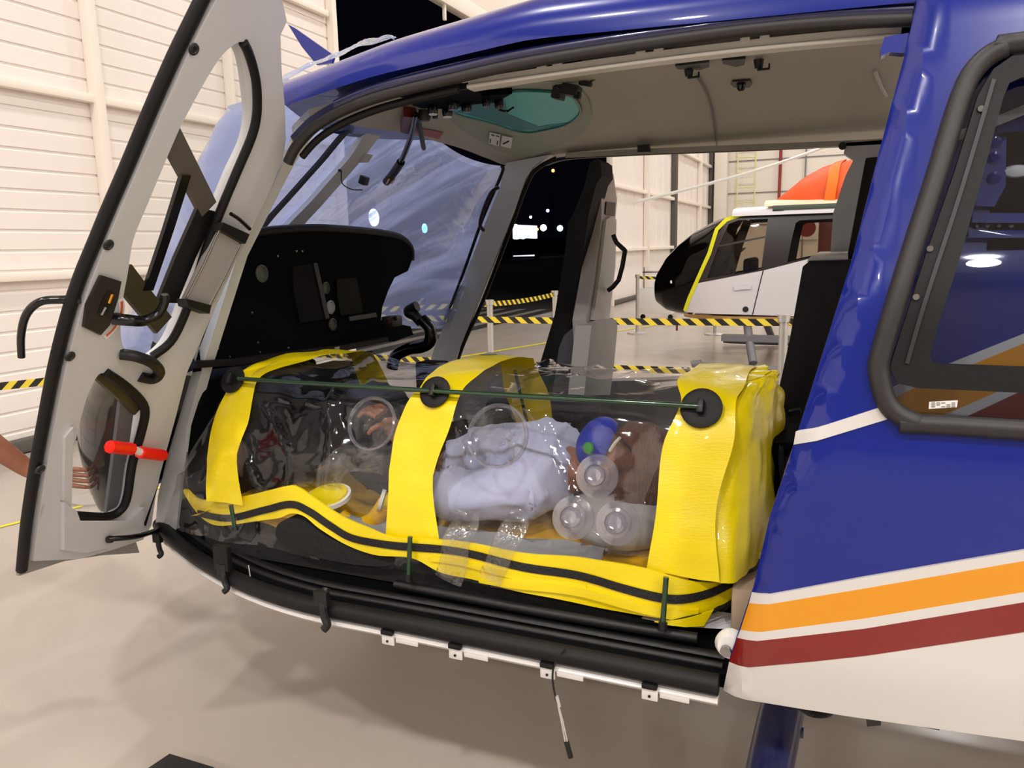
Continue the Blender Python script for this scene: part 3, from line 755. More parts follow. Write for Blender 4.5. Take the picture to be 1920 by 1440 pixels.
for i, x in enumerate((918, 941)):
    lb = sheet('ceiling_label', CE, [(x, 241+i*6), (x+20, 246+i*6), (x+17, 268+i*4), (x-2, 262+i*5)], M_wht, cl, thick=.001, off=-.014, grid=.05)
    if i == 0:
        for q in ([(921, 244), (927, 246), (927, 248), (921, 246)], [(930, 246), (936, 248), (936, 250), (930, 248)], [(919, 253), (921, 253.5), (920, 261), (918, 260)], [(932, 256), (934, 257), (933, 265), (931, 264)]):
            sheet('print_mark', CE, q, M_blk, lb, thick=.001, off=-.0155, grid=.05)
    else:
        sheet('print_mark', CE, [(942, 262), (953, 256), (955, 258), (944, 264)], M_blk, lb, thick=.001, off=-.0155, grid=.05)
sheet('red_sticker', CE, [(765, 236), (832, 247), (823, 259), (755, 245)], M_orsticker, cl, thick=.001, off=-.004, grid=.05)
tube('ceiling_cable', [CE.at(*p, -.008) for p in [(1305, 138), (1322, 165), (1335, 205), (1344, 268)]], .0035, mat('cable_grey', '6e6b66', .5), cl, seg=6)
tube('liner_crease', [CE.at(*p, -.003) for p in [(1640, 130), (1652, 160), (1662, 178)]], .006, M_rail, cl, seg=6)
# overhead console, knobs and hooks
def cedown(px, py, d): return CE.at(px, py, -d)
bm = bmesh.new()
a, b = CE.at(775, 186), CE.at(885, 152)
oc = sheet('overhead_panel', CE, [(772, 182), (850, 150), (885, 148), (905, 165), (960, 160), (930, 178), (880, 182), (830, 190), (790, 188)], M_dash, cl, thick=-.02, off=-.004, grid=.05)
for (px, py, r, wht) in ((811, 190, .012, 1), (838, 196, .013, 1), (848, 182, .013, 0), (874, 187, .013, 0), (911, 176, .010, 0), (935, 180, .011, 0), (815, 200, .007, 0)):
    q = cedown(px, py-6, .018)
    r *= 1.3; kn = lathe('console_knob', [(0, 0), (r, 0), (r*1.05, -.018), (r*.85, -.03), (0, -.03)], q, M_blkgl, oc, seg=14)
    if wht: lathe('knob_cap', [(0, 0), (r*.9, 0), (r*.8, -.003), (0, -.003)], q+Vector((0, 0, -.030)), M_wht, kn, seg=14)
tube('toggle_arm', [cedown(935, 188, .03), cedown(950, 188, .035), cedown(962, 184, .03)], .004, M_blkgl, oc, seg=6)
# red fuel lever with black handle and hanging grip
q = CE.at(775, 205)
rl = sheet('red_lever_housing', CE, [(756, 196), (780, 200), (783, 225), (765, 232), (750, 228)], M_maroon, cl, thick=-.03, off=-.006, grid=.03)
lv = tube('lever', [cedown(778, 196, .03), cedown(770, 225, .05), cedown(757, 250, .07), cedown(745, 268, .085)], .010, M_blkgl, cl, seg=10)
tube('lever_grip', [cedown(750, 262, .08), cedown(738, 276, .09), cedown(722, 292, .10)], .016, M_blk, lv, seg=10)
for d in (-4, 6): tube('grip_mark', [cedown(731+d, 280, .112), cedown(726+d, 288, .114)], .0035, M_yel, lv, seg=6, n=1)
tube('second_lever', [cedown(782, 200, .03), cedown(788, 222, .05), cedown(793, 246, .06)], .009, M_blk, cl, seg=8)
lathe('lamp_cup', [(0, 0), (.018, 0), (.022, -.02), (.016, -.035), (0, -.035)], cedown(795, 200, .01), M_rub2, cl, seg=14)
# camera-like black unit, hooks, dome lamp
bm = bmesh.new(); q = cedown(1065, 155, .02); R = Matrix.Rotation(.25, 3, 'Y')
addbox(bm, q, (.075, .045, .03), R); addbox(bm, q+Vector((-.03, 0, -.008)), (.03, .05, .035), R); addbox(bm, q+Vector((.055, 0, .012)), (.04, .02, .014), R)
addbox(bm, q+Vector((.03, 0, -.02)), (.02, .02, .02), R)
bmesh.ops.bevel(bm, geom=bm.edges[:], offset=.003, segments=1, affect='EDGES'); finish('ceiling_camera_unit', bm, M_blk, cl)
tube('bracket_arm', [q+Vector((.07, 0, .016)), q+Vector((.085, 0, .022)), q+Vector((.095, 0, .034))], .003, M_blk, cl, seg=6)
def coathook(px, py):
    q = cedown(px, py, .005); bm = bmesh.new()
    addlathe(bm, [(0, 0), (.014, 0), (.010, -.022), (0, -.024)], q, seg=12); addbox(bm, q+Vector((.012, 0, -.026)), (.03, .01, .005)); addbox(bm, q+Vector((.027, 0, -.020)), (.004, .01, .014))
    finish('coat_hook', bm, M_blk, cl)
coathook(1292, 124); coathook(1423, 108)
sheet('hook_plate', CE, [(1266, 116), (1330, 108), (1330, 118), (1312, 124), (1270, 122)], M_blk, cl, thick=-.008, off=-.003, grid=.03)
sheet('hook_plate', CE, [(1354, 105), (1398, 102), (1396, 114), (1380, 118), (1356, 112)], M_blk, cl, thick=-.008, off=-.003, grid=.03)
dm = sheet('dome_lamp_base', CE, [(1373, 149), (1407, 147), (1410, 155), (1405, 160), (1376, 160), (1371, 154)], M_rub2, cl, thick=-.004, off=-.003, grid=.03)
lathe('dome_lamp', [(0, 0), (.014, 0), (.013, -.012), (.007, -.02), (0, -.021)], cedown(1390, 153, .008), M_blkgl, dm, seg=16)

# far side: header beam, pillars, lower panels
FAR = Surf('y', lambda x, z: 2*YC-(smo(PROF, z)+tap(x)*.9)-.02)
FARP = Surf('y', lambda x, z: 3.13+.25*max(0, (1.75-z))**1.1)
band('far_header', FARP, [(1060, 291), (1200, 284), (1400, 276), (1600, 268), (1700, 262)], .02, M_liner, H, thick=.04)
band('far_header_seal', FARP, [(1020, 308), (1065, 296), (1200, 288), (1400, 280), (1660, 268)], .008, M_rub, H, thick=.03, off=.01)
sheet('header_clip', FARP, [(1198, 274), (1220, 272), (1221, 286), (1199, 287)], M_blk, H, thick=.02, off=-.03, grid=.05)
# far windscreen pillar (grey) with black rubber edges
fp = sheet('far_pillar', FARP, [(950, 305), (1030, 290), (1000, 312), (985, 335), (962, 400), (930, 480), (890, 580), (862, 650), (848, 700), (800, 700), (815, 650), (835, 605), (872, 520), (905, 430), (938, 350), (943, 320)], M_pillar, H, thick=.05, grid=.05)
tube('pillar_seal', [FARP.at(*p, .0) for p in [(940, 312), (941, 325), (905, 410), (870, 508), (838, 590), (826, 606), (790, 598), (745, 583)]], .007, M_rub, fp, n=4, seg=8)
tube('pillar_seal', [FARP.at(*p, .02) for p in [(1040, 296), (1005, 315), (985, 345), (950, 440), (900, 570), (868, 640), (850, 690)]], .010, M_rub, fp, n=4, seg=8)
tube('grab_handle', [FARP.at(*p, -.02-d) for p, d in (((938, 352), 0), ((930, 362), .03), ((918, 390), .035), ((909, 420), .03), ((910, 432), 0))], .008, M_blk, fp, n=4, seg=8)
# rear far pillar: grey trim post
sheet('rear_pillar', FARP, [(1585, 268), (1660, 262), (1650, 285), (1640, 320), (1612, 400), (1590, 480), (1556, 486), (1562, 400), (1585, 330), (1600, 300), (1582, 288)], M_pillar, H, thick=.05, grid=.05)
lathe('pillar_latch', [(0, -.01), (.012, -.01), (.014, .012), (0, .012)], FARP.at(1580, 276, -.03), M_blk, H, axis=(0, -1, 0), seg=10)
# rear cabin bulkhead and back-rest panel
RB = Surf('y', lambda x, z: 2.42)
sheet('rear_backrest', RB, [(1518, 489), (1620, 486), (1620, 900), (1440, 905), (1442, 850), (1458, 740), (1480, 640), (1498, 540), (1505, 500)], M_seat, H, thick=.9, grid=.08)
sheet('backrest_top', RB, [(1520, 480), (1590, 478), (1590, 491), (1512, 491)], M_pillar, H, thick=.85, off=.01, grid=.08)
sheet('rear_dark_trim', RB, [(1625, 290), (1700, 280), (1620, 520), (1586, 500)], M_rub, H, thick=.3, off=.1, grid=.08)
sheet('backrest_bracket', Surf('y', lambda x, z: 2.25), [(1478, 772), (1500, 768), (1502, 776), (1488, 850), (1466, 850)], M_rub, H, thick=.03, grid=.05)
# interior blue/black side wall behind the pod's end
sheet('cabin_side_wall', Surf('y', lambda x, z: 1.9), [(1425, 830), (1520, 830), (1520, 1010), (1390, 1010)], M_dash, H, thick=.3, grid=.08)
FLP = Surf('y', lambda x, z: 3.22)
sheet('far_sill_panel', FLP, [(850, 690), (900, 665), (930, 664), (1000, 690), (1060, 712), (1130, 715), (1250, 712), (1350, 704), (1410, 712), (1560, 760), (1560, 900), (850, 900)], mat('sill_grey', '8e8b8c', .55), H, thick=.08, grid=.08)

# nose bubble
XP = [(.6, -1.98), (.7, -1.93), (.95, -1.80), (1.15, -1.70), (1.35, -1.60), (1.55, -1.50), (1.75, -1.38), (1.85, -1.31), (1.95, -1.20), (2.05, -1.05)]
XC = [(.55, -2.3), (.62, -2.45), (.72, -2.62), (.85, -2.70), (1.0, -2.70), (1.17, -2.50), (1.32, -2.28), (1.5, -2.11), (1.63, -2.02), (1.78, -1.87), (1.9, -1.73), (1.98, -1.6), (2.05, -1.45)]
def nose(w, z, off=0):
    s = max(0, 1-abs(w)**2.3)**(1/2.3); a = smo(XP, z)-smo(XC, z)
    return Vector((smo(XP, z)-a*s-off*s, YC+(.80+off)*w, z))
def nm(w0, w1, z0, z1, off=0, dis=0):
    def f(u, v):
        t = w0+(w1-w0)*u; w = math.sin(t*PI/2); z = z0+(z1-(.17*abs(w)**2 if z1 > 1.5 else 0)-z0)*v
        p = nose(w, z, off)
        if dis:
            d = noise.noise(Vector((p.y*3, p.x*2, p.z*7)))*.5+noise.noise(Vector((p.y*9, p.x*3, p.z*14)))*.25
            p += Vector((-abs(d)*dis, (w)*abs(d)*dis, d*dis*.3))
        return p
    return f
grid_mesh('windscreen', nm(-1, 1, 1.16, 2.0), 50, 24, film('windscreen_glass', 'f0f2f8', '8090b0', .08, gl=.10, rough=.03, bump=.25, bscale=5), H)
grid_mesh('chin_window', nm(.05, 1, .72, 1.16), 30, 14, M_glass, H)
grid_mesh('chin_window', nm(-1, .05, .68, 1.16), 30, 14, M_tint2, H)
grid_mesh('nose_shell', nm(-.3, 1, .62, .70, .004), 40, 6, M_blue, H)
BB = Surf('x', lambda y, z: nose(max(-1, min(1, (y-YC)/.8)), z).x, tmax=6)
cp = band('centre_post', BB, [(700, 238), (660, 292), (610, 350), (560, 405), (500, 470)], lambda t: .075, M_pillar, H, thick=-.03, off=.03)
band('centre_post_seal', BB, [(652, 236), (600, 296), (545, 358), (490, 420), (440, 480)], .022, M_blk, cp, thick=-.02, off=.028)
ml = box('post_lamp', BB.at(655, 340, .07), (.03, .035, .035), M_blk, cp, rot=Matrix.Rotation(.4, 3, 'Y'), bev=.005)
tube('lamp_wire', [BB.at(*p, .05) for p in [(620, 322), (622, 345), (640, 356), (660, 357)]], .0025, M_blk, ml, seg=6)
lathe('wire_socket', [(0, 0), (.006, 0), (.006, .008), (0, .008)], BB.at(619, 321, .04), M_blk, cp, axis=(1, 0, 0), seg=10)
sheet('post_plate', BB, [(672, 290), (683, 292), (674, 306), (660, 306)], M_rail, cp, thick=.01, off=.032, grid=.05)
# near windscreen pillar
NP = Surf('y', lambda x, z: 1.655+tap(x)*.2)
npl = sheet('near_pillar', NP, [(560, 225), (585, 232), (560, 262), (542, 290), (520, 330), (470, 430), (445, 480), (380, 690), (350, 800), (330, 1000), (290, 1000), (296, 930), (330, 790), (360, 690), (440, 480), (470, 410), (510, 330), (535, 280)], M_pillar, H, thick=.04, grid=.04)
sheet('pillar_slot', NP, [(291, 887), (302, 883), (302, 900), (291, 904)], M_blk, npl, thick=.003, off=-.003, grid=.05)
sheet('lower_pillar_panel', NP, [(320, 870), (345, 840), (345, 935), (300, 955), (292, 930)], mat('lower_trim', '6e6c60', .6), npl, thick=.02, off=.01, grid=.04)

# instrument panel
DP = Surf('x', lambda y, z: -1.72)
dpts = [(450, 452), (470, 440), (520, 432), (590, 429), (660, 432), (720, 438), (752, 446), (768, 458), (775, 480), (765, 508), (740, 520), (728, 545), (717, 575), (714, 600), (740, 606), (770, 612), (775, 628), (740, 640), (680, 645), (620, 655), (560, 668), (480, 682), (400, 692), (350, 700), (320, 700), (340, 620), (370, 550), (410, 480)]
ip = sheet('instrument_panel', DP, dpts, M_dash, H, thick=-.10, grid=.05)
def cowl(u, v):
    y, z = [(DP.pix(*p)) for p in [(455, 447)]][0]
    return None
tube('panel_hood', [DP.at(*p, -.01) for p in [(425, 475), (450, 450), (478, 438), (530, 431), (600, 428), (670, 432), (730, 439), (758, 448), (773, 466), (774, 488)]], .016, M_rub, ip, n=4, seg=10)
def gauge(px, py, r, m, sc=(1, 1)):
    return lathe('gauge', [(0, 0), (r, 0), (r*1.1, .006), (r*.9, .008), (r*.85, .003), (0, .003)], DP.at(px, py, .0), m, ip, axis=(1, 0, 0), seg=20, sc=sc)
M_gface = mat('gauge_face', '9a9da2', .5); M_gface2 = mat('gauge_face_dim', '4a4b49', .5); M_disp = mat('dark_display', '0b0a0a', .6, spec=.1); M_disp2 = mat('olive_display', '12110a', .6, spec=.1)
for (px, py, r, m_) in ((609, 540, .020, M_gface2), (618, 576, .023, M_gface), (622, 608, .021, M_gface2), (489, 513, .026, M_gface2)): gauge(px, py, r, m_)
for pts, m_ in (([(545, 500), (583, 494), (600, 560), (606, 598), (560, 606), (548, 550)], M_disp), ([(628, 524), (665, 520), (672, 552), (678, 586), (636, 592), (630, 560)], M_disp2)):
    d = sheet('display_screen', DP, pts, m_, ip, thick=.006, off=.002, grid=.05)
sheet('screen_bezel', DP, [(583, 494), (590, 493), (613, 596), (606, 598)], M_rub2, ip, thick=.01, off=.002, grid=.05)
sheet('button_row', DP, [(652, 594), (702, 586), (704, 594), (654, 602)], M_gface2, ip, thick=.006, off=.002, grid=.05)
for (px, py) in ((472, 586), (483, 642), (408, 653), (430, 669), (487, 660), (540, 652), (555, 471), (566, 471), (520, 480), (395, 673)):
    lathe('panel_screw', [(0, 0), (.004, 0), (.003, .003), (0, .003)], DP.at(px, py, .001), M_metal, ip, axis=(1, 0, 0), seg=8)
sheet('panel_lower_ledge', DP, [(352, 676), (430, 672), (560, 655), (640, 645), (715, 632), (716, 640), (640, 656), (560, 668), (430, 684), (350, 690)], M_rub, ip, thick=.03, off=.002, grid=.05)
box('lower_console', (-1.86, 1.99, .88), (.22, .56, .48), M_dash, H, bev=.02)
box('centre_pedestal', (-1.78, 2.42, .86), (.2, .22, .42), M_dash, H, bev=.02)
bm = bmesh.new(); q = atx((628, 658), -1.66); addbox(bm, q, (.02, .03, .03)); addbox(bm, q+Vector((-.02, -.05, -.004)), (.02, .05, .016)); finish('pedal_pads', bm, M_metal, H)
box('white_card', atx((650, 663), -1.70), (.01, .035, .02), M_wht, H, bev=.001)
# cyclic stick: curved black tube with grip
CS = lambda p, y=2.75: aty(p, y)
cy = tube('cyclic_stick', [CS(p) for p in [(735, 690), (742, 668), (765, 655), (790, 650), (806, 640), (806, 618), (790, 598)]], .026, M_blkgl, H, seg=12)
tube('cyclic_grip', [CS(p) for p in [(790, 605), (778, 592), (765, 584), (782, 574)]], .022, M_blk, cy, seg=10)
tube('grip_switch', [CS(p) for p in [(770, 584), (760, 590)]], .009, M_maroon, cy, seg=8, n=1)
bx = box('side_switch_box', atx((735, 602), -1.62), (.05, .08, .04), M_blk, H, bev=.006)
tube('red_switch', [atx((728, 598), -1.59), atx((730, 606), -1.59)], .006, M_maroon, bx, seg=6, n=1)
tube('silver_switch', [atx((740, 592), -1.59), atx((744, 600), -1.59)], .005, M_metal, bx, seg=6, n=1)
box('side_console', (-1.66, 2.95, .86), (.12, .1, .3), M_dash, H, bev=.01)
# wire cutter fin on top of the nose
sheet('wire_cutter', RB, [(540, 46), (552, 52), (626, 104), (622, 118), (594, 122), (566, 88)], M_blue, H, thick=.012, grid=.05)
# landing gear: cross tube, skid and step
ct = tube('landing_gear_strut', [(-.075, 1.95, .50), (-.08, 1.72, .47), (-.10, 1.52, .36), (-.11, 1.36, .2), (-.11, 1.24, .10)], .048, M_blued, H, seg=14)
tube('landing_gear_strut', [(-.075, 2.9, .50), (-.08, 3.12, .47), (-.10, 3.32, .36), (-.11, 3.48, .2), (-.11, 3.6, .10)], .048, M_blued, H, seg=14)
for px, py in ((1437, 1346), (1496, 1372)): lathe('strut_bolt', [(0, -.012), (.012, -.012), (.012, .012), (0, .012)], aty((px, py), 1.66), M_blued, ct, axis=(1, 0, 0), seg=8)
for yy in (1.22, 3.62): tube('skid', [(-1.5, yy, .075), (-1.2, yy, .06), (1.5, yy, .06), (3.2, yy, .06)], .05, M_blued, H, seg=14)
sheet('skid_step', Surf('z', lambda x, y: .06), [(270, 1445), (318, 1413), (400, 1438), (470, 1490), (420, 1600), (200, 1600)], M_blk, H, thick=-.05, grid=.1)
tube('foot_loop', [SIDE.at(*p, .02) for p in [(1490, 1325), (1520, 1345), (1545, 1347), (1560, 1338), (1558, 1330), (1500, 1325)]], .010, M_rub, H, seg=8)
sheet('belly_tab', SIDE, [(1622, 1338), (1654, 1342), (1652, 1366), (1626, 1368)], M_rub2, H, thick=.01, off=.01, grid=.05)
sheet('belly_bracket', SIDE, [(1500, 1322), (1560, 1332), (1568, 1340), (1530, 1342)], M_rub, H, thick=.02, off=.02, grid=.05)

# ---------------- open cockpit door (part of the helicopter)
DO = Surf('x', lambda y, z: -1.97+(z-.65)*.587, tmax=6)
dout = [(405, -20), (372, 40), (340, 105), (295, 205), (250, 310), (215, 390), (188, 455), (160, 525), (135, 600), (112, 690), (92, 790), (75, 880), (60, 980), (52, 1040), (64, 1052), (150, 1048), (215, 1030), (268, 1012), (284, 985), (292, 930), (300, 890), (330, 780), (350, 700), (398, 590), (425, 530), (450, 468), (500, 370), (530, 300), (536, 262), (534, 200), (528, 130), (526, 66), (538, 40), (530, 5), (510, -40), (460, -60), (425, -50)]
uh = [(455, 78), (425, 95), (395, 135), (345, 225), (322, 275), (280, 375), (250, 450), (240, 510), (228, 580), (228, 640), (245, 665), (280, 672), (318, 645), (342, 600), (360, 550), (385, 470), (412, 400), (445, 320), (472, 262), (482, 215), (479, 160), (470, 100)]
lh = [(196, 700), (178, 712), (160, 755), (143, 820), (131, 880), (130, 930), (142, 962), (200, 966), (225, 955), (236, 930), (245, 870), (262, 810), (270, 770), (262, 750), (232, 722)]
fd = sheet('front_door', DO, [((px+13, py) if i < 14 else (px, py)) for i, (px, py) in enumerate(dout)], M_door, H, holes=[uh, lh], thick=-.045, off=.0, grid=.03, curve=False, hcurve=True)
# raised rolled rib near the latch edge and lower moulding
tube('door_edge_seal', [DO.at(p[0]+7, p[1], -.022) for p in [(400, -30), (368, 35), (335, 102), (290, 203), (246, 308), (211, 388), (184, 453), (155, 523), (130, 600), (107, 690), (87, 790), (70, 880), (54, 980), (44, 1070)]], .0145, M_rub, fd, n=4, seg=10)
tube('window_rubber', [DO.at(*p, .002) for p in [(455, 80), (464, 98), (474, 130), (480, 165), (480, 215), (470, 258), (443, 322), (412, 396), (385, 468), (360, 548), (340, 602), (318, 642), (285, 668)]], .011, M_rub, fd, n=4, seg=10)
tube('window_rubber', [DO.at(*p, .002) for p in [(140, 966), (200, 968), (226, 956), (238, 930), (247, 870), (264, 810), (271, 772), (262, 750), (232, 722), (196, 698)]], .012, M_rub, fd, n=4, seg=10)
sheet('door_window', DO, uh, M_glass, fd, thick=0, off=-.03, grid=.08, curve=True)
sheet('lower_window', DO, lh, M_glass, fd, thick=0, off=-.03, grid=.08, curve=True)
M_olive = mat('olive_trim', '3c3726', .5); M_brownbar = mat('window_bar', '57514a', .5)
band('window_bar', DO, [(326, 245), (360, 312), (400, 392)], .045, M_brownbar, fd, thick=-.012, off=-.012, curve=False)
band('window_bar', DO, [(238, 512), (275, 560), (315, 610)], .050, M_olive, fd, thick=-.012, off=-.012, curve=False)
band('sliding_pane_rail', DO, [(354, 328), (322, 430), (283, 545)], .026, M_blkgl, fd, thick=-.012, off=-.006, curve=False)
band('sliding_pane_edge', DO, [(398, 392), (358, 480), (322, 568)], .065, M_blk, fd, thick=-.012, off=-.014, curve=False)
band('lower_window_bar', DO, [(196, 698), (235, 735), (268, 768)], .035, M_olive, fd, thick=-.012, off=-.01, curve=False)
band('lower_window_strip', DO, [(252, 740), (240, 830), (222, 955)], .045, M_seatd, fd, thick=-.012, off=-.02, curve=False)
# map holder on the hinge side
mh = sheet('map_holder', DO, [(398, 432), (436, 452), (372, 582), (336, 562)], mat('holder_panel', 'a7a2a0', .3), fd, thick=.02, off=.005, grid=.05)
sheet('holder_clamp', DO, [(396, 418), (446, 440), (438, 458), (390, 432)], M_blk, mh, thick=.035, off=.004, grid=.05)
sheet('holder_clamp', DO, [(328, 560), (375, 572), (372, 588), (332, 574)], M_blk, mh, thick=.035, off=.004, grid=.05)
tube('holder_wire', [DO.at(*p, .03) for p in [(398, 422), (366, 494), (330, 564)]], .0025, M_metal, mh, n=1, seg=6)
tube('holder_wire', [DO.at(*p, .03) for p in [(440, 452), (408, 520), (376, 580)]], .0025, M_metal, mh, n=1, seg=6)
tube('holder_latch', [DO.at(*p, .035) for p in [(412, 402), (428, 412), (448, 430)]], .005, M_blkgl, mh, seg=8)
# latch plate with slot, interior handle, armrest pull, outside handle
lp = sheet('latch_plate', DO, [(184, 516), (222, 528), (216, 560), (200, 610), (184, 628), (152, 612), (158, 570)], M_rub2, fd, thick=.008, off=.002, grid=.05)
sheet('latch_slot', DO, [(196, 545), (206, 549), (196, 585), (184, 594), (176, 588), (186, 560)], M_blk, lp, thick=.003, off=.009, grid=.05)
tube('latch_tongue', [DO.at(*p, .014) for p in [(202, 552), (196, 568)]], .003, M_yel, lp, n=1, seg=6)
tube('latch_tongue', [DO.at(*p, .014) for p in [(190, 575), (182, 590)]], .004, M_metal, lp, n=1, seg=6)
tube('inner_handle', [DO.at(px, py, d) for px, py, d in ((212, 597, .0), (222, 600, .03), (245, 601, .045), (268, 588, .05), (280, 566, .05), (283, 552, .045))], lambda t: .015-.006*t, M_blkgl, fd, seg=12)
tube('pull_handle', [DO.at(px, py, d) for px, py, d in ((226, 664, .0), (240, 668, .03), (265, 680, .04), (283, 697, .03), (282, 710, .01), (262, 706, .0))], .014, M_blk, fd, seg=12)
tube('outer_handle', [DO.at(px, py, d) for px, py, d in ((156, 562, -.01), (142, 562, -.04), (118, 566, -.07), (103, 590, -.09), (92, 630, -.09), (86, 672, -.08))], lambda t: .010-.002*t, M_blkgl, fd, seg=10)
# warning sticker arc
band('red_sticker', DO, [(225, 560), (228, 580), (218, 610), (196, 634)], .014, M_wht, fd, thick=.001, off=.001)
band('red_sticker', DO, [(227, 565), (226, 585), (215, 612), (198, 630)], .006, mat('sticker_red', 'cf5a40', .5), fd, thick=.001, off=.002)
for (px, py) in ((363, 92), (203, 459), (131, 668), (75, 880)):
    sc_ = lathe('door_screw', [(0, 0), (.013, 0), (.012, .003), (.008, .0045), (.006, .002), (0, .002)], DO.at(px, py, .0), M_rub2, fd, axis=(1, 0, -.587), seg=14)
for (a, b, c2, d) in ((190, 836, 232, 840), (247, 846, 291, 852)):
    tube('red_jettison_handle', [DO.at(a, b, .03), DO.at(c2, d, .03)], .017, M_redh, fd, n=1, seg=8)
tube('handle_link', [DO.at(230, 838, .03), DO.at(248, 846, .03)], .011, M_wht, fd, n=1, seg=8)
# moulded lower box on the liner and the outer skin lip under it
sheet('liner_moulding', DO, [(112, 940), (136, 958), (142, 975), (235, 975), (262, 950), (262, 1000), (215, 1022), (150, 1036), (112, 1030)], M_door, fd, thick=.018, off=.0, grid=.05)
sheet('liner_rib', DO, [(116, 820), (132, 800), (128, 960), (114, 940)], M_door, fd, thick=.012, off=.0, grid=.05)
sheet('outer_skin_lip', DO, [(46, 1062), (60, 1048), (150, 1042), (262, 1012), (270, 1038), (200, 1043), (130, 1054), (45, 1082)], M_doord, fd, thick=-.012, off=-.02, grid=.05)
tube('gas_strut', [DO.at(190, 1008, .03), DO.at(235, 1000, .06), SIDE.at(318, 984, .0)], .008, M_blkgl, fd, n=3, seg=10)
lathe('strut_ball', [(0, -.012), (.010, -.008), (.012, 0), (.010, .008), (0, .012)], DO.at(192, 1009, .03), M_blkgl, fd, seg=12)

# protective film over the windscreen and nose (draped, so an object of its own)
pf = grid_mesh('protective_film', nm(-.97, .98, 1.12, 2.02, .022, .03), 90, 60, M_film)
tag(pf, 'light blue plastic film wrapped over the cockpit windscreen of the foreground helicopter', 'plastic film')
def flapf(u, v):
    p = roof(.012+u*.075, .27+.05*math.sin(u*3.5)*(1-v)-.07*v); l = .012+.045*(1-v)*(math.sin(u*PI))**.6
    return p+Vector((-.01, -.3*l, l))+wob(p, 16, .010)
fl = grid_mesh('film_flap', flapf, 40, 10, film('film_flap_mat', 'd5e0f8', 'c8dcff', .45, gl=.12, rough=.08, bump=.8, bscale=20), None)
tag(fl, 'loose crinkled flap of blue film taped on the front edge of the blue roof', 'plastic film')

# ================================================================ PILOT SEAT
ST = thing('pilot_seat', 'tall black padded seat with grey shell standing on the far side of the cabin', 'seat', (-.9, 2.9, .65))
SS = Surf('y', lambda x, z: 2.74)
sheet('seat_cushion_back', SS, [(1106, 305), (1118, 298), (1126, 304), (1128, 330), (1118, 345), (1104, 400), (1092, 480), (1072, 600), (1050, 710), (1045, 740), (1000, 740), (1010, 690), (1040, 590), (1058, 480), (1065, 420), (1080, 390), (1095, 350)], M_seat, ST, thick=.15, grid=.05)
SBK = Surf('x', lambda y, z: -.85)
sheet('seat_shell', SBK, [(1130, 322), (1140, 318), (1150, 326), (1157, 375), (1153, 420), (1148, 500), (1140, 560), (1134, 600), (1100, 640), (1098, 600), (1112, 520), (1124, 440), (1128, 400), (1127, 350)], M_seatg, ST, thick=-.05, grid=.05)
sheet('harness_slot', SBK, [(1135, 378), (1152, 380), (1150, 405), (1133, 402)], M_blk, ST, thick=.004, off=.001, grid=.05)
sheet('shell_panel', SBK, [(1131, 412), (1140, 406), (1150, 412), (1148, 500), (1136, 600), (1106, 600), (1118, 520)], mat('seat_panel_light', 'd6d2ce', .4), ST, thick=.012, off=.001, grid=.05)
sheet('seat_base_side', SS, [(1053, 650), (1062, 628), (1080, 612), (1095, 608), (1094, 740), (1040, 740)], M_seatd, ST, thick=.26, off=-.03, grid=.05)
sheet('seat_base_cover', SBK, [(1094, 610), (1110, 600), (1130, 597), (1142, 600), (1144, 615), (1138, 680), (1130, 740), (1080, 740)], M_seatg, ST, thick=-.06, off=.03, grid=.05)
box('seat_pan', (-1.12, 2.9, .80), (.4, .34, .2), M_seat, ST, bev=.04)
tube('seat_handle', [aty(p, 2.86) for p in [(1150, 440), (1156, 455), (1170, 468), (1171, 476), (1160, 525), (1140, 545)]], .009, M_blk, ST, n=2, seg=10)

# ================================================================ ISOLATION POD
SECT = [(1.565, .70), (1.60, .86), (1.655, 1.02), (1.70, 1.125), (1.80, 1.162), (1.95, 1.172), (2.10, 1.162), (2.20, 1.12), (2.26, 1.0), (2.32, .86), (2.35, .70)]
SECV = [Vector((a, b, 0)) for a, b in SECT]; SECC = catmull(SECV, 8)
def sect(t):
    f = max(0, min(1, t))*(len(SECC)-1); i = min(int(f), len(SECC)-2); p = SECC[i].lerp(SECC[i+1], f-i); return p.x, p.y
def pod(s, t, off=0):
    y, z = sect(t); c = Vector((s, 1.955, .72)); y2, z2 = y, z
    # taper at the foot end, slight sag between hoops
    e = max(0, (-1.60-s)/.25); k = max(.25, 1-.55*e**1.3)
    z2 = .70+(z-.70)*k; y2 = 1.955+(y-1.955)*(1-.10*e)
    sag = .010*math.sin(((s+1.6)/.66)*PI)**2 if s > -1.6 else 0
    mid = math.sin(t*PI)
    z2 -= sag*mid; 
    n = Vector((0, y-1.955, (z-.9))).normalized()
    return Vector((s, y2, z2))+n*off
POD = thing('isolation_pod', 'transparent patient isolation chamber with yellow bands inside the helicopter cabin', 'isolation chamber', (-.9, 1.95, .65))
def canopy(u, v):
    s = -1.84+u*1.50; p = pod(s, v)
    d = noise.noise(Vector((s*6, v*7, 0)))*.014+noise.noise(Vector((s*14+3, v*20, 1)))*.005
    d += .012*math.sin((s*1.3+v*2.2)*9)*math.exp(-((s+1.35)/.25)**2)
    d += .016*(1-abs(noise.noise(Vector((s*3.1+v*4, v*2.2-s*2, 7)))))**9-.006
    return p+Vector((0, (v-.5)*2*d, d))
grid_mesh('clear_canopy', canopy, 150, 100, M_clear, POD, smooth=80)
def footend(u, v):
    a = canopy(0, v); c = Vector((-1.90, 1.955, .74)); return a.lerp(c, u)+wob(a.lerp(c, u), 12, .012*u*(1-u)*4)
grid_mesh('foot_end_panel', footend, 10, 40, M_clear, POD, smooth=80)
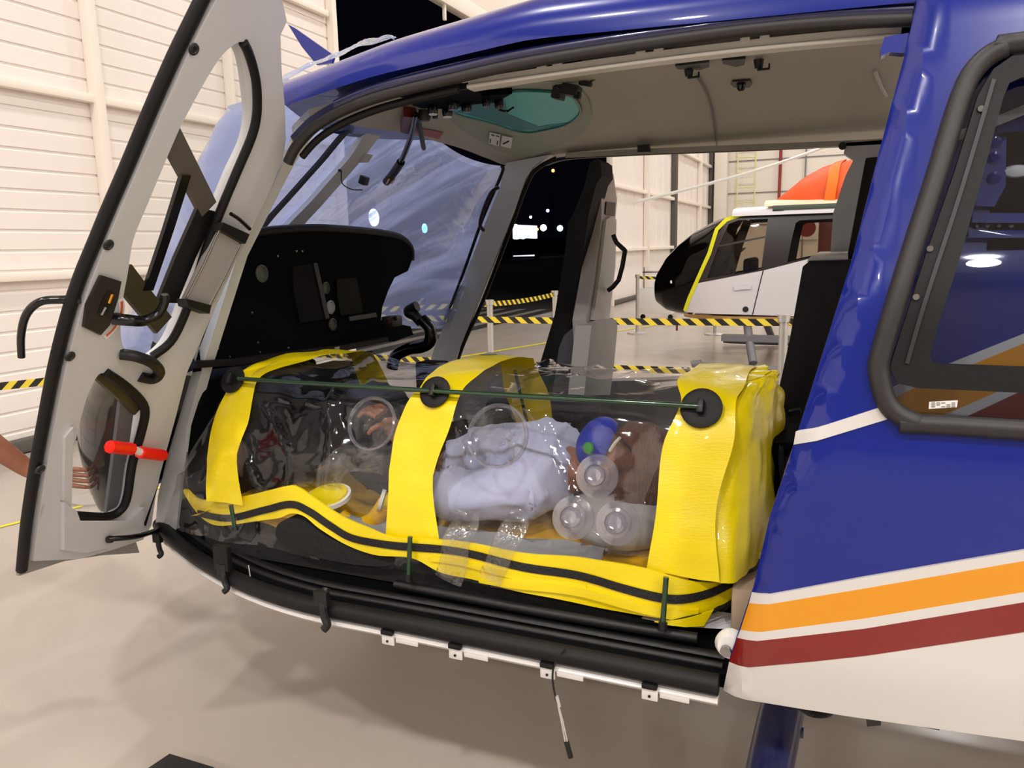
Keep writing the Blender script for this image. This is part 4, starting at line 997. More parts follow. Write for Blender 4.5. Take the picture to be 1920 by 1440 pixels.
def strap(name, cen, wid, t0, t1, cap=False):
    """yellow band over the hoop; cen(t), wid(t) give centre and width along the pod"""
    def f(u, v):
        t = t0+(t1-t0)*v; w = wid(t)*(u-.5)*(1+.10*math.sin(t*34))+.006*math.sin(t*23+1)
        s = cen(t)+w; p = pod(s, t, .017)
        cr_ = .006*noise.noise(Vector((s*14, t*16, 2)))
        return p+Vector((0, -.8*cr_ if t < .5 else .8*cr_, cr_))
    o = grid_mesh(name, f, 12, 70, M_pv, POD, smooth=50)
    return o
TB = .115   # arc parameter where the bands end near the bottom
s1 = strap('yellow_band', lambda t: lerp1([(0, -1.545), (.15, -1.60), (.28, -1.58), (.35, -1.57), (.5, -1.50), (1, -1.52)], t), lambda t: lerp1([(0, .125), (.2, .14), (.30, .10), (.4, .12), (1, .12)], t), .075, .95)
s2 = strap('yellow_band', lambda t: lerp1([(0, -.955), (.15, -.975), (.3, -.945), (.4, -.93), (1, -.93)], t), lambda t: lerp1([(0, .145), (.3, .135), (1, .14)], t), .045, .95)
sh = strap('yellow_band', lambda t: lerp1([(0, -.30), (.3, -.27), (.5, -.27), (1, -.28)], t), lambda t: lerp1([(0, .15), (.3, .13), (.5, .15), (1, .14)], t), .065, .97)
# hood at the head end: folded tarpaulin closing the pod
def hood(u, v):
    """u: from the near edge round the end to the far side, v: bottom to top"""
    t = .5*min(1, v)  # rises up the section
    a = u*PI        # sweep around the closed end
    yb, zb = sect(.06+.44*v); hw = 1.955-yb
    hw = max(hw, .10)
    x = -.24+.115*(math.sin(a)**.75)*(1-.25*v)
    y = 1.955-hw*math.cos(a)*(1+.0*v)
    z = zb+.012*v*math.sin(a)
    p = Vector((x, y, z))
    f1 = .022*noise.noise(Vector((u*5.5+1, v*3.2, 4)))+.010*abs(noise.noise(Vector((u*14, v*7, 6))))
    return p+Vector((f1*1.2*math.sin(a), -f1*math.cos(a), f1*.6*v))
grid_mesh('head_end_hood', hood, 60, 44, M_pv, POD, smooth=50)
def hoodtop(u, v):
    p = hood(u, 1.0); c = Vector((-.25, 1.955, 1.178)); q = p.lerp(c, v); return q+wob(q, 9, .006)
grid_mesh('hood_top', hoodtop, 40, 10, M_pv, POD, smooth=50)
# raised folds on the hood
for P_ in ([(1345, 1085), (1340, 980), (1338, 930), (1345, 880), (1330, 830), (1345, 790)], [(1352, 715), (1372, 745), (1330, 800)], [(1372, 745), (1402, 850), (1395, 905), (1345, 960)], [(1345, 1096), (1385, 1085), (1420, 1055)]):
    pass
SK_ = Surf('y', lambda x, z: 1.545+max(0, x+.32)**2*6.0+tap(x)*.55+.006*math.sin(x*21+z*9)+.05*max(0, z-.72), tmax=5)
up = [(350, 918), (368, 934), (390, 938), (460, 930), (535, 912), (560, 915), (590, 935), (640, 968), (690, 990), (740, 1008), (820, 1012), (900, 1022), (1000, 1040), (1100, 1048), (1207, 1066), (1345, 1092), (1390, 1065), (1424, 1035)]
lo = [(345, 925), (372, 965), (400, 984), (450, 982), (520, 972), (545, 963), (570, 968), (600, 992), (650, 1022), (700, 1040), (770, 1046), (830, 1075), (900, 1090), (1000, 1115), (1100, 1135), (1180, 1150), (1260, 1163), (1320, 1165), (1340, 1140), (1385, 1120), (1428, 1085)]
sk = sheet('yellow_skirt', SK_, up+lo[::-1], M_pv, POD, thick=.006, off=0, grid=.03, curve=True)
zp = [(372, 962), (400, 968), (440, 970), (500, 955), (545, 945), (580, 958), (620, 985), (660, 1008), (720, 1020), (800, 1027), (900, 1042), (1000, 1066), (1100, 1082), (1170, 1103), (1250, 1122), (1320, 1115), (1380, 1088), (1428, 1052)]
band('zipper', SK_, zp, .019, M_zip, sk, thick=.003, off=-.004, grid=.03)
def below(dy, px0=0): return [(x, y+dy) for x, y in zp if x >= px0]
band('skirt_fold', SK_, [(900, 1082), (1000, 1096), (1100, 1110), (1180, 1132), (1260, 1150), (1310, 1150)], .022, M_pv, sk, thick=.012, off=-.008, grid=.03)
band('skirt_fold', SK_, [(810, 1046), (900, 1062), (1000, 1085), (1100, 1100)], .014, M_pv, sk, thick=.012, off=-.006, grid=.03)
band('lower_zipper', SK_, [(1240, 1166), (1290, 1155), (1340, 1142), (1400, 1105)], .008, M_zip, sk, thick=.003, off=-.012, grid=.03)
sheet('skirt_corner_flap', SK_, [(1230, 1160), (1340, 1138), (1322, 1168), (1255, 1166)], M_pv, sk, thick=.004, off=-.016, grid=.03)
# pod floor sheet inside, orange-yellow
def podfloor(u, v):
    x = -1.74+u*1.44; y = 1.61+v*.70
    return Vector((x, y, .735+.035*noise.noise(Vector((x*7, y*9, 3)))+.03*math.exp(-((x+1.55)/.15)**2)))
grid_mesh('inner_base_sheet', podfloor, 60, 26, M_pv2, POD)
# discs, rods
def disc(px, py, r, s, t):
    c = pod(s, t, .026); n = Vector((0, -.86, .5)).normalized()
    d = lathe('hoop_disc', [(0, 0), (r, 0), (r, .003), (r*.8, .006), (r*.45, .004), (0, .004)], c, M_rub, POD, axis=n, seg=28)
    q = n.to_track_quat('Z', 'Y').to_matrix()
    box('disc_clip', c+n*.012, (.014, .032, .022), M_blk, d, rot=q, bev=.003)
    return c+n*.018
c1 = disc(447, 712, .040, -1.60, .30); c2 = disc(825, 735, .042, -.94, .30); c3 = disc(1315, 765, .046, -.275, .30)
d1, d2, d3 = aty((447, 710), c1.y), aty((825, 733), c2.y), aty((1315, 762), c3.y)
tube('long_rod', [d1, d2+Vector((0, 0, -.001)), d3], .0062, M_green, POD, n=6, seg=10)
for a, bt in ((aty((433, 946), 1.535), aty((441, 995), 1.525)), (aty((769, 1006), 1.53), aty((766, 1090), 1.52)), (aty((1249, 1082), 1.53), aty((1242, 1182), 1.515))):
    r = tube('hoop_rod', [a, a.lerp(bt, .5), bt], .0062, M_green, POD, n=3, seg=10)
    tube('rod_foot', [bt+(a-bt)*.16, bt], .0095, M_blk, r, n=1, seg=10)
for s in (-1.56, -.94, -.28):
    tube('far_hoop_rod', [pod(s, t, -.004) for t in (.7, .8, .9, .99)]+[Vector((s, 2.36, .66))], .0055, M_green, POD, n=3, seg=8)
# clear glove ports and three round filter ports on the near face
NF = Surf('y', lambda x, z: lerp1([(b, a) for a, b in SECT[:5]], z)-.008, tmax=5)
def port(px, py, r, name, glove=False, sc=1.0):
    q = NF.at(px, py, 0); n = Vector((0, -.93, .36))
    if glove:
        o = lathe(name, [(r*.93, 0), (r, .004), (r, .012), (r*.93, .014), (r*.88, .008), (r*.93, 0)], q, M_ring, POD, axis=n, seg=40)
    else:
        o = lathe(name, [(0, 0), (r, 0), (r, .004), (r*.70, .006), (r*.66, .018), (r*.52, .020), (r*.50, .008), (0, .008)], q, M_ring, POD, axis=n, seg=36)
        lathe('port_cap', [(0, .014), (r*.40, .014), (r*.44, .020), (r*.30, .026), (0, .024)], q, film('cap_clear_%s' % len(bpy.data.materials), 'd8d8de', 'e6e6f2', .28, gl=.12, rough=.1, bump=.2), o, axis=n, seg=28)
    return o, q, n
for px, py in ((1120, 893), (1075, 971), (1158, 981)): port(px, py, .050, 'filter_port')
def crumple(c, r, seedv, n, inward=.10):
    q = Vector(n).to_track_quat('Z', 'Y')
    def f(u, v):
        a = u*2*PI; rr = r*(1-v)**.7*(1+.12*noise.noise(Vector((math.cos(a)*2, math.sin(a)*2, seedv))))
        d = -inward*v**.8*(1+.35*noise.noise(Vector((math.cos(a)*3, math.sin(a)*3, v*4+seedv))))
        p = Vector((rr*math.cos(a), rr*math.sin(a), d)); p += wob(Vector((math.cos(a)*3, math.sin(a)*3, v*5+seedv)), 1.5, .012*v)
        return Vector(c)+q@p
    return f
o, q, n = port(935, 818, .080, 'glove_port', True); grid_mesh('crumpled_glove', crumple(q, .075, 1, n, .06), 40, 14, M_clear2, o, closed_u=True)
o, q, n = port(700, 795, .072, 'glove_port', True); grid_mesh('crumpled_glove', crumple(q, .068, 5, n, .07), 40, 14, M_clear2, o, closed_u=True)
def sleeve(pts, r0_, r1_, sd):
    P_ = catmull(pts, 8)
    def f(u, v):
        i = min(int(v*(len(P_)-1)), len(P_)-2); t = v*(len(P_)-1)-i; c = P_[i].lerp(P_[i+1], t)
        d = (P_[i+1]-P_[i]).normalized(); s1_ = d.cross(Vector((0, 1, 0))).normalized(); r = r0_+(r1_-r0_)*v
        a = u*2*PI; k_ = 1+.25*noise.noise(Vector((math.cos(a)*1.5, v*5, sd)))
        return c+s1_*math.cos(a)*r*k_+Vector((0, 1, 0))*math.sin(a)*r*.22*k_
    return f
sl1 = grid_mesh('hanging_glove_sleeve', sleeve([NF.at(880, 955, -.004), SK_.at(865, 1010, -.012), SK_.at(845, 1080, -.02)], .034, .036, 1), 24, 26, M_clear2, POD, closed_u=True)
sl2 = grid_mesh('hanging_glove_sleeve', sleeve([NF.at(985, 955, -.004), SK_.at(955, 1010, -.012), SK_.at(925, 1082, -.02)], .030, .030, 4), 24, 26, M_clear2, POD, closed_u=True)
sl3 = grid_mesh('inner_glove_sleeve', sleeve([aty((720, 870), 1.74), aty((650, 860), 1.74), aty((615, 895), 1.73), aty((618, 925), 1.72)], .035, .042, 8), 24, 26, M_clear2, POD, closed_u=True)
# two yellow and white cuffs inside
c = aty((615, 932), 1.70); o = lathe('glove_cuff', [(.052, -.006), (.066, -.006), (.066, .006), (.052, .006)], c, M_wht, POD, axis=(0, -.25, 1), seg=32); lathe('cuff_band', [(0, .004), (.058, .004), (.056, .012), (0, .012)], c, M_pv, o, axis=(0, -.25, 1), seg=32)
c = aty((716, 938), 1.68); o = lathe('glove_cuff', [(0, -.004), (.030, -.004), (.030, .006), (0, .006)], c, M_wht, POD, axis=(-.8, -.4, .3), seg=28); lathe('cuff_band', [(0, .006), (.024, .006), (.02, .03), (0, .03)], c, M_pv, o, axis=(.8, .4, -.3), seg=24)
tube('inner_yellow_glove', [aty((725, 945), 1.69), aty((700, 975), 1.70), aty((665, 985), 1.70), aty((640, 965), 1.70)], lambda t: .026-.008*t, M_pv2, POD, seg=12)
# head-end valve on the hood
lathe('hood_valve', [(0, 0), (.06, 0), (.055, .01), (.03, .012), (.028, .03), (0, .03)], (-.118, 1.90, .96), M_rub, POD, axis=(1, 0, .1), seg=24)
lathe('valve_hose_tail', [(0, 0), (.014, 0), (.012, .05), (0, .05)], (-.095, 1.88, .955), M_grey, POD, axis=(1, -.2, -.1), seg=14)

# mattress / stretcher underneath
ms = thing('stretcher', 'black padded stretcher under the yellow skirt of the isolation chamber', 'stretcher', (-.95, 1.95, .65))
def pad(u, v):
    a = u*2*PI; x = -1.0+.80*math.copysign(abs(math.cos(a))**.25, math.cos(a))*(1 if v else 1); y = 1.96+.37*math.copysign(abs(math.sin(a))**.5, math.sin(a))
    return Vector((x, y, .652+.068*v))
bm = bmesh.new(); N = 48; A = [bm.verts.new(pad(i/N, 0)) for i in range(N)]; B = [bm.verts.new(pad(i/N, 1)) for i in range(N)]
for i in range(N): bm.faces.new((A[i], A[(i+1) % N], B[(i+1) % N], B[i]))
bm.faces.new(A[::-1]); bm.faces.new(B); bmesh.ops.bevel(bm, geom=[e for e in bm.edges if all(v in B for v in e.verts)], offset=.015, segments=3, affect='EDGES')
finish('mattress', bm, M_seat, ms, 40)
sheet('side_pad', Surf('y', lambda x, z: 1.56), [(520, 985), (545, 972), (575, 980), (620, 1010), (700, 1040), (745, 1048), (720, 1062), (640, 1055), (560, 1035), (520, 1010)], M_seat, ms, thick=.06, grid=.04, curve=True)
tube('stretcher_bar', [(-1.0, 1.545, .672), (-.6, 1.535, .672), (-.25, 1.54, .672)], .012, M_blk, ms, seg=8)
# paper on the sill
pp = sheet('paper_sheet', FL, [(1203, 1178), (1215, 1160), (1330, 1160), (1395, 1168), (1385, 1200), (1330, 1196), (1260, 1190)], M_paper, None, thick=.001, off=.022, grid=.02, disp=lambda p: Vector((0, 0, .006*noise.noise(p*14))))
tag(pp, 'crumpled white paper sheet lying on the sill at the head end', 'paper')
bx_ = box('cardboard_box', (-.14, 1.66, .71), (.10, .12, .12), mat('tan_box', 'b9a288', .7), None, bev=.006)
tag(bx_, 'small tan box standing behind the pod at the rear of the door opening', 'box')

# ================================================================ THE PATIENT
PT = thing('person', 'person lying on their back in the clear chamber in a lilac shirt and blue mask', 'person', (-1.0, 1.95, .74))
Y0 = 1.95
N_ = [((-1.06, Y0, .84), (.13, .10)), ((-.95, Y0, .86), (.13, .11)), ((-.82, Y0, .885), (.15, .125)), ((-.71, Y0, .895), (.135, .11)), ((-.645, Y0, .89), (.055, .055)),
      ((-.60, Y0-.005, .90), (.062, .062)), ((-.545, Y0-.01, .93), (.088, .092)), ((-.475, Y0-.005, .925), (.092, .098)), ((-.43, Y0, .915), (.06, .065)),
      # near arm: shoulder, elbow, wrist, palm
      ((-.74, Y0-.15, .87), .055), ((-.93, Y0-.235, .85), .043), ((-1.00, Y0-.235, .90), .038), ((-1.12, Y0-.17, 1.00), .027), ((-1.165, Y0-.15, 1.03), (.038, .02)),
      # far arm
      ((-.74, Y0+.15, .87), .055), ((-.95, Y0+.21, .84), .042), ((-1.12, Y0+.13, .93), .028), ((-1.17, Y0+.11, .95), (.038, .02)),
      # near leg: hip, knee, ankle, toe
      ((-1.13, Y0-.09, .84), .085), ((-1.40, Y0-.10, 1.01), .062), ((-1.60, Y0-.09, .86), .050), ((-1.73, Y0-.09, .79), .04), ((-1.78, Y0-.10, .90), .03),
      # far leg
      ((-1.13, Y0+.09, .84), .085), ((-1.38, Y0+.10, 1.03), .062), ((-1.58, Y0+.09, .87), .050), ((-1.71, Y0+.09, .79), .04), ((-1.76, Y0+.10, .90), .03)]
E_ = [(0, 1), (1, 2), (2, 3), (3, 4), (4, 5), (5, 6), (6, 7), (7, 8), (3, 9), (9, 10), (10, 11), (11, 12), (12, 13), (3, 14), (14, 15), (15, 16), (16, 17), (0, 18), (18, 19), (19, 20), (20, 21), (21, 22), (0, 23), (23, 24), (24, 25), (25, 26), (26, 27)]
def slim(i, r):
    k_ = .72 if i in (18, 19, 20, 23, 24, 25, 9, 10, 14, 15) else (.85 if i in (0, 1, 2, 3) else 1)
    r = r if isinstance(r, tuple) else (r, r); return (r[0]*k_, r[1]*k_)
body = skin_mesh('body', [(p, slim(i, r)) for i, (p, r) in enumerate(N_)], E_, M_skin, PT, 0, 2)
def fingers(parent, base, dirv, side, up, curl, L=.075, m=M_skin, thumb=1):
    """four unequal bent fingers and a thumb rooted in the palm, each its own chain"""
    base, dirv, side, up = Vector(base), Vector(dirv).normalized(), Vector(side).normalized(), Vector(up).normalized()
    nodes, edges = [], []
    def chain(p, d, l, r):
        b = len(nodes); q = Vector(p); dd = Vector(d).normalized(); nodes.append((q, r))
        for i, f_ in enumerate((.42, .32, .26)):
            dd = (dd-up*curl*(i+.4)).normalized(); q = q+dd*l*f_; nodes.append((q, r*(1-.12*(i+1)))); edges.append((b+i, b+i+1))
        return
    out = []
    for j, (o_, l) in enumerate(((-.027, .9), (-.009, 1.0), (.009, .95), (.026, .75))):
        nodes, edges = [], []; chain(base+side*o_, dirv+side*o_*1.5, L*l, .0088); out.append((nodes, edges))
    nodes, edges = [], []; chain(base-dirv*.035-side*.03*thumb, dirv*.6-side*thumb, L*.7, .010); out.append((nodes, edges))
    bms = bmesh.new()
    for n_, e_ in out:
        for a, b in e_:
            addtube(bms, [n_[a][0], (n_[a][0]+n_[b][0])/2, n_[b][0]], lambda t, ra=n_[a][1], rb=n_[b][1]: ra+(rb-ra)*t, 8)
        for p, r in n_[1:]: bmesh.ops.create_icosphere(bms, subdivisions=2, radius=r, matrix=Matrix.Translation(p))
    return finish('fingers', bms, m, parent, 80)
fingers(body, (-1.185, Y0-.145, 1.045), (-.8, .1, .45), (0, 1, .2), (.4, 0, 1), .35)
fingers(body, (-1.19, Y0+.105, .955), (-1, 0, .15), (0, 1, 0), (0, 0, 1), .35)
def shifted(ids, grow, repl=None):
    mp_ = {i: j for j, i in enumerate(ids)}
    nn = []
    for i in ids:
        p, r = N_[i]; r = r if isinstance(r, tuple) else (r, r); nn.append((p, (r[0]+grow, r[1]+grow)))
    return nn, [(mp_[a], mp_[b]) for a, b in E_ if a in mp_ and b in mp_]
nn, ee = shifted([0, 1, 2, 3, 9, 10, 11, 14, 15, 16, 4], .014)
nn[10] = ((-.652, Y0, .895), (.088, .085))
nn[9] = ((-1.02, Y0+.18, .88), (.05, .05)); nn[6] = ((-.985, Y0-.235, .885), (.066, .066)); nn[5] = (nn[5][0], (.078, .078)); nn[4] = (nn[4][0], (.08, .08))
skin_mesh('shirt', nn, ee, M_shirt, PT, 0, 4, wr=.012)
nn, ee = shifted([0, 18, 19, 20, 21, 23, 24, 25, 26], .026); skin_mesh('trousers', nn, ee, M_trous, PT, 0, 4, wr=.008)
for s in (-1, 1):
    skin_mesh('shoe', [((-1.73-(.02 if s < 0 else 0), Y0+s*.095, .785), .045), ((-1.765, Y0+s*.10, .85), .045), ((-1.79, Y0+s*.105, .93), (.04, .032)), ((-1.79, Y0+s*.105, .975), (.034, .024))], [(0, 1), (1, 2), (2, 3)], M_shoe, PT, 0, 2)
# hair cap, ear, face, mask
hc = Vector((-.480, Y0, .910))
def hair(u, v):
    a = u*2*PI; b = v*PI*.60; d = Vector((math.cos(b), math.sin(b)*math.cos(a), math.sin(b)*math.sin(a)))
    # crown points to +x, hair shell stops at the face (upper -x)
    r = .128+.006*noise.noise(d*5)+.003*noise.noise(Vector((d.x*3, d.y*30, d.z*30)))
    return hc+Vector((d.x*r*1.02, d.y*r*.88, d.z*r*.98))
grid_mesh('hair', hair, 64, 26, M_hair, body, closed_u=True, smooth=80)
lathe('ear', [(0, -.006), (.018, -.004), (.022, .002), (.014, .006), (.010, .003), (0, .003)], (-.575, Y0-.085, .895), M_skin, body, axis=(-.2, -1, .1), seg=20, sc=(.8, 1.25))
for s in (-1, 1): lathe('eye', [(0, -.010), (.010, -.006), (.012, 0), (.008, .006), (0, .008)], (-.575, Y0+s*.032, 1.018), M_wht, body, axis=(-.3, 0, 1), seg=14)
skin_mesh('nose', [((-.575, Y0, 1.00), .010), ((-.60, Y0, 1.025), .014), ((-.612, Y0, 1.018), .012)], [(0, 1), (1, 2)], M_skin, body, 0, 2)
mk = aty((1113, 828), 1.88)
msk = grid_mesh('face_mask', lambda u, v: mk+Vector((.005, .03, -.02))+(lambda a, b: Vector((-.9, -.25, .42)).normalized()*(.060*math.cos(b))+Vector((.42, -.1, .9)).normalized()*(.074*math.sin(b)*math.sin(a)*(1+.12*math.sin(a)))+Vector((.1, -1, -.3)).normalized()*(.066*math.sin(b)*math.cos(a)))(u*2*PI, v*PI*.62), 36, 14, M_mask, PT, closed_u=True, smooth=60)
q = aty((1104, 840), 1.835); lathe('mask_valve', [(0, 0), (.016, 0), (.015, .006), (.008, .009), (0, .009)], q, M_valve, msk, axis=(-.4, -1, .2), seg=22)
tube('nose_clip', [aty(p, 1.85) for p in [(1143, 846), (1152, 832), (1163, 820)]], .0042, M_rail, msk, seg=6)
tube('mask_strap', [aty(p, 1.86) for p in [(1165, 822), (1185, 850), (1180, 900)]], .0025, M_blk, msk, seg=6)
pillow = grid_mesh('pillow', lambda u, v: Vector((-.50+.17*math.cos(u*2*PI)*abs(math.sin(v*PI))**.5, 1.96+.24*math.sin(u*2*PI)*abs(math.sin(v*PI))**.5, .79+.055*-math.cos(v*PI))), 40, 14, mat('pillow_grey', 'a8a5a4', .8, bump=.3, bscale=12), None, closed_u=True)
tag(pillow, 'grey pillow under the head of the lying person inside the clear chamber', 'pillow')
bl = grid_mesh('blanket', lambda u, v: Vector((-1.4+u*.9, 1.66+v*.08, .745+.02*noise.noise(Vector((u*8, v*4, 9)))+.03*math.sin(v*PI))), 30, 8, mat('pale_blanket', '8b8d92', .8, bump=.4, bscale=12))
tag(bl, 'folded grey blanket strip along the near side inside the clear chamber', 'blanket')

# ================================================================ PERSON REACHING AT THE LEFT EDGE
BY = thing('person', 'person at the left edge reaching a bare forearm behind the open cockpit door', 'person', (-3.45, 1.25, 0))
sh_ = Vector((-3.25, 1.30, 1.38))
w0 = aty((60, 885), 1.62); hd = aty((125, 893), 1.66); el = aty((-40, 815), 1.50)
BX = -3.5
NB = [((BX, 1.15, .95), (.15, .12)), ((BX+.02, 1.17, 1.12), (.13, .11)), ((BX+.05, 1.2, 1.32), (.16, .12)), ((BX+.07, 1.21, 1.45), (.11, .09)), ((BX+.08, 1.22, 1.54), .055), ((BX+.10, 1.23, 1.62), (.075, .085)), ((BX+.10, 1.23, 1.72), (.08, .09)), ((BX+.09, 1.23, 1.79), .05),
      ((BX+.12, 1.36, 1.42), .06), ((el+Vector((BX+.12, 1.36, 1.42)))/2+Vector((0, 0, -.04)), .05), (el, .044), (w0, .030), (hd, (.040, .022)),
      ((BX+.05, .98, 1.42), .06), ((BX+.05, .90, 1.15), .045), ((BX+.12, .92, .92), .030), ((BX+.15, .93, .84), (.038, .02)),
      ((BX, 1.25, .90), .09), ((BX+.03, 1.27, .50), .065), ((BX, 1.28, .10), .045), ((BX+.16, 1.29, .05), .04),
      ((BX, 1.05, .90), .09), ((BX-.05, 1.03, .50), .065), ((BX-.1, 1.02, .10), .045), ((BX+.06, 1.01, .05), .04)]
EB = [(0, 1), (1, 2), (2, 3), (3, 4), (4, 5), (5, 6), (6, 7), (3, 8), (8, 9), (9, 10), (10, 11), (11, 12), (3, 13), (13, 14), (14, 15), (15, 16), (0, 17), (17, 18), (18, 19), (19, 20), (0, 21), (21, 22), (22, 23), (23, 24)]
b2 = skin_mesh('body', NB, EB, M_skin, BY, 0, 2)
dv = (hd-w0).normalized()
fingers(b2, hd+dv*.02, dv, (0, .3, 1), (0, -1, .3), .25, L=.062)
skin_mesh('shirt', [(p, ((r if isinstance(r, tuple) else (r, r))[0]+.015, (r if isinstance(r, tuple) else (r, r))[1]+.015)) for p, r in [NB[i] for i in (0, 1, 2, 3, 8, 9, 13, 14)]], [(0, 1), (1, 2), (2, 3), (3, 4), (4, 5), (3, 6), (6, 7)], M_grey, BY, 0, 2)
skin_mesh('trousers', [(p, ((r if isinstance(r, tuple) else (r, r))[0]+.015, (r if isinstance(r, tuple) else (r, r))[1]+.015)) for p, r in [NB[i] for i in (0, 17, 18, 19, 21, 22, 23)]], [(0, 1), (1, 2), (2, 3), (0, 4), (4, 5), (5, 6)], M_trous, BY, 0, 2)
grid_mesh('hair', lambda u, v: Vector((BX+.09, 1.23, 1.73))+Vector((.088*math.sin(v*PI*.55)*math.cos(u*2*PI)-.01, .09*math.sin(v*PI*.55)*math.sin(u*2*PI), .11*math.cos(v*PI*.55))), 30, 12, M_hair, b2, closed_u=True)

for sgn in (-1, 1):
    lathe('eye', [(0, -.006), (.010, -.004), (.012, 0), (.006, .005), (0, .006)], (BX+.175, 1.23+sgn*.03, 1.70), M_wht, b2, axis=(1, 0, 0), seg=14)
    lathe('ear', [(0, -.006), (.018, -.004), (.022, .002), (.012, .006), (0, .003)], (BX+.09, 1.23+sgn*.088, 1.68), M_skin, b2, axis=(0, sgn, 0), seg=16, sc=(1.3, .8))
skin_mesh('nose', [((BX+.165, 1.23, 1.70), .010), ((BX+.190, 1.23, 1.665), .014)], [(0, 1)], M_skin, b2, 0, 2)
tube('mouth', [(BX+.165, 1.205, 1.635), (BX+.176, 1.23, 1.632), (BX+.165, 1.255, 1.635)], .006, M_maroon, b2, seg=6)
for y_, x_ in ((1.285, 0), (1.015, -.1)):
    skin_mesh('shoe', [((BX+x_, y_, .07), .058), ((BX+x_+.10, y_, .045), (.050, .045)), ((BX+x_+.19, y_, .035), (.046, .035))], [(0, 1), (1, 2)], M_blk, BY, 0, 2)
# ================================================================ SECOND HELICOPTER
G = thing('helicopter', 'white and tan helicopter with dark glass nose parked further back in the hangar', 'helicopter', (0, 10.4, 0))
def h2y(x, z): return 9.5+.10*((z-1.0)/.9)**2+.55*max(0, (-1.35-x)/.9)**1.6
A2 = Surf('y', h2y, tmax=14)
B2 = Surf('y', lambda x, z: 2*10.4-h2y(x, z), tmax=16)
white = [A2.pix(*p) for p in [(1283, 585), (1296, 555), (1308, 531), (1432, 507), (1530, 482)]]
white = white+[(.5, 1.42), (1.6, 1.5), (1.6, .62)]+[A2.pix(1480, 593), A2.pix(1400, 590)]
dark = [A2.pix(*p) for p in [(1308, 531), (1328, 490), (1345, 440), (1360, 418), (1380, 404), (1455, 394)]]
dark = dark+[(.6, 1.83), (1.6, 1.84), (1.6, 1.5), (.5, 1.42)]+[A2.pix(1530, 482), A2.pix(1432, 507)]
w1 = [A2.pix(*p) for p in [(1326, 522), (1345, 468), (1366, 420), (1384, 413), (1440, 410), (1427, 506)]]
w2 = [A2.pix(*p) for p in [(1476, 492), (1484, 450), (1492, 418), (1500, 413)]]+[(.35, 1.74), (.35, 1.47)]
for nmn, S_, sgn in (('', A2, 1), ('', B2, -1)):
    b_ = sheet('side_panel', S_, white, M_h2w, G, px=False, thick=.02*sgn, grid=.08)
    d_ = sheet('window_frame', S_, dark, M_h2k, G, holes=[w1, w2], px=False, hcurve=False, thick=.02*sgn, grid=.06)
    sheet('window_pane', S_, w1, M_tint if sgn > 0 else M_glass, d_, px=False, thick=0, off=.01*sgn, grid=.2)
    sheet('window_pane', S_, w2, M_tint if sgn > 0 else M_glass, d_, px=False, thick=0, off=.01*sgn, grid=.2)
band('window_divider', A2, [(1345, 462), (1436, 444)], .022, M_h2k, G, thick=.01, off=-.004, curve=False)
band('inner_pillar', A2, [(1395, 412), (1378, 460), (1362, 515)], .10, M_h2k, G, thick=.02, off=.35, curve=False)
for x in (-1.15, .1):
    sb_ = box('cabin_seat', (x+.05, 10.3, 1.05), (.10, .9, .5), M_seat, G, bev=.04)
box('cabin_floor', (-.2, 10.4, .78), (2.6, 1.6, .1), M_h2k, G)
sheet('door_seam', A2, [(1430, 507), (1432, 507), (1412, 590), (1410, 590)], M_h2k, G, thick=.004, off=-.003, grid=.1)
hd_ = band('door_handle', A2, [(1377, 541), (1392, 539), (1409, 538)], .045, M_h2w, G, thick=.02, off=-.03)
lathe('fuel_cap', [(0, 0), (.035, 0), (.03, .01), (0, .012)], A2.at(1398, 580, -.004), M_blk, G, axis=(0, -1, 0), seg=18)
band('yellow_tape_edge', A2, [(1284, 583), (1292, 560), (1312, 515), (1330, 475), (1344, 430), (1362, 412), (1390, 402), (1440, 397)], .048, M_h2y, G, thick=.006, off=-.008, grid=.06, curve=False)
# dark glass nose
TOP = [(-2.36, .92), (-2.30, 1.12), (-2.16, 1.34), (-2.0, 1.50), (-1.82, 1.64), (-1.52, 1.79), (-1.2, 1.88), (-.9, 1.92), (2, 1.95)]
BOT = [(-2.36, .90), (-2.30, .72), (-2.16, .62), (-2.0, .58), (-1.82, .56), (-1.0, .55)]
HW = [(-2.36, .01), (-2.30, .28), (-2.16, .46), (-2.0, .58), (-1.82, .68), (-1.52, .80), (-1.2, .86), (-.9, .88)]
def h2nose(x, a, o=0):
    t_, b_, w_ = lerp1(TOP, x), lerp1(BOT, x), lerp1(HW, x); e = .80
    return Vector((x, 10.4+(w_+o)*math.copysign(abs(math.cos(a))**e, math.cos(a)), (t_+b_)/2+((t_-b_)/2+o)*math.copysign(abs(math.sin(a))**e, math.sin(a))))
def tapeX(z): return lerp1([(.5, -1.86), (.62, -1.84), (1.0, -1.62), (1.65, -1.37), (1.8, -1.2), (1.95, -.9)], z)
def nosef(u, v):
    a = u*2*PI; x0 = -2.36
    z = h2nose(-1.5, a).z; x1 = tapeX(z); x = x0+(x1-x0)*(v**1.7)
    return h2nose(x, a)
ng = grid_mesh('glass_nose', nosef, 56, 30, M_tint2, G, closed_u=True, smooth=70)
grid_mesh('nose_interior', lambda u, v: (lambda p: Vector((p.x*.96-.03, 10.4+(p.y-10.4)*.7, .70+(p.z-.55)*.55)))(nosef(u, v)), 30, 14, M_h2k, G, closed_u=True)
for x in (-2.2, -2.26): lathe('nose_light', [(0, 0), (.03, 0), (.02, .02), (0, .02)], (x+.25, 9.85, 1.02), M_wht, G, axis=(-.5, -1, 0), seg=12)
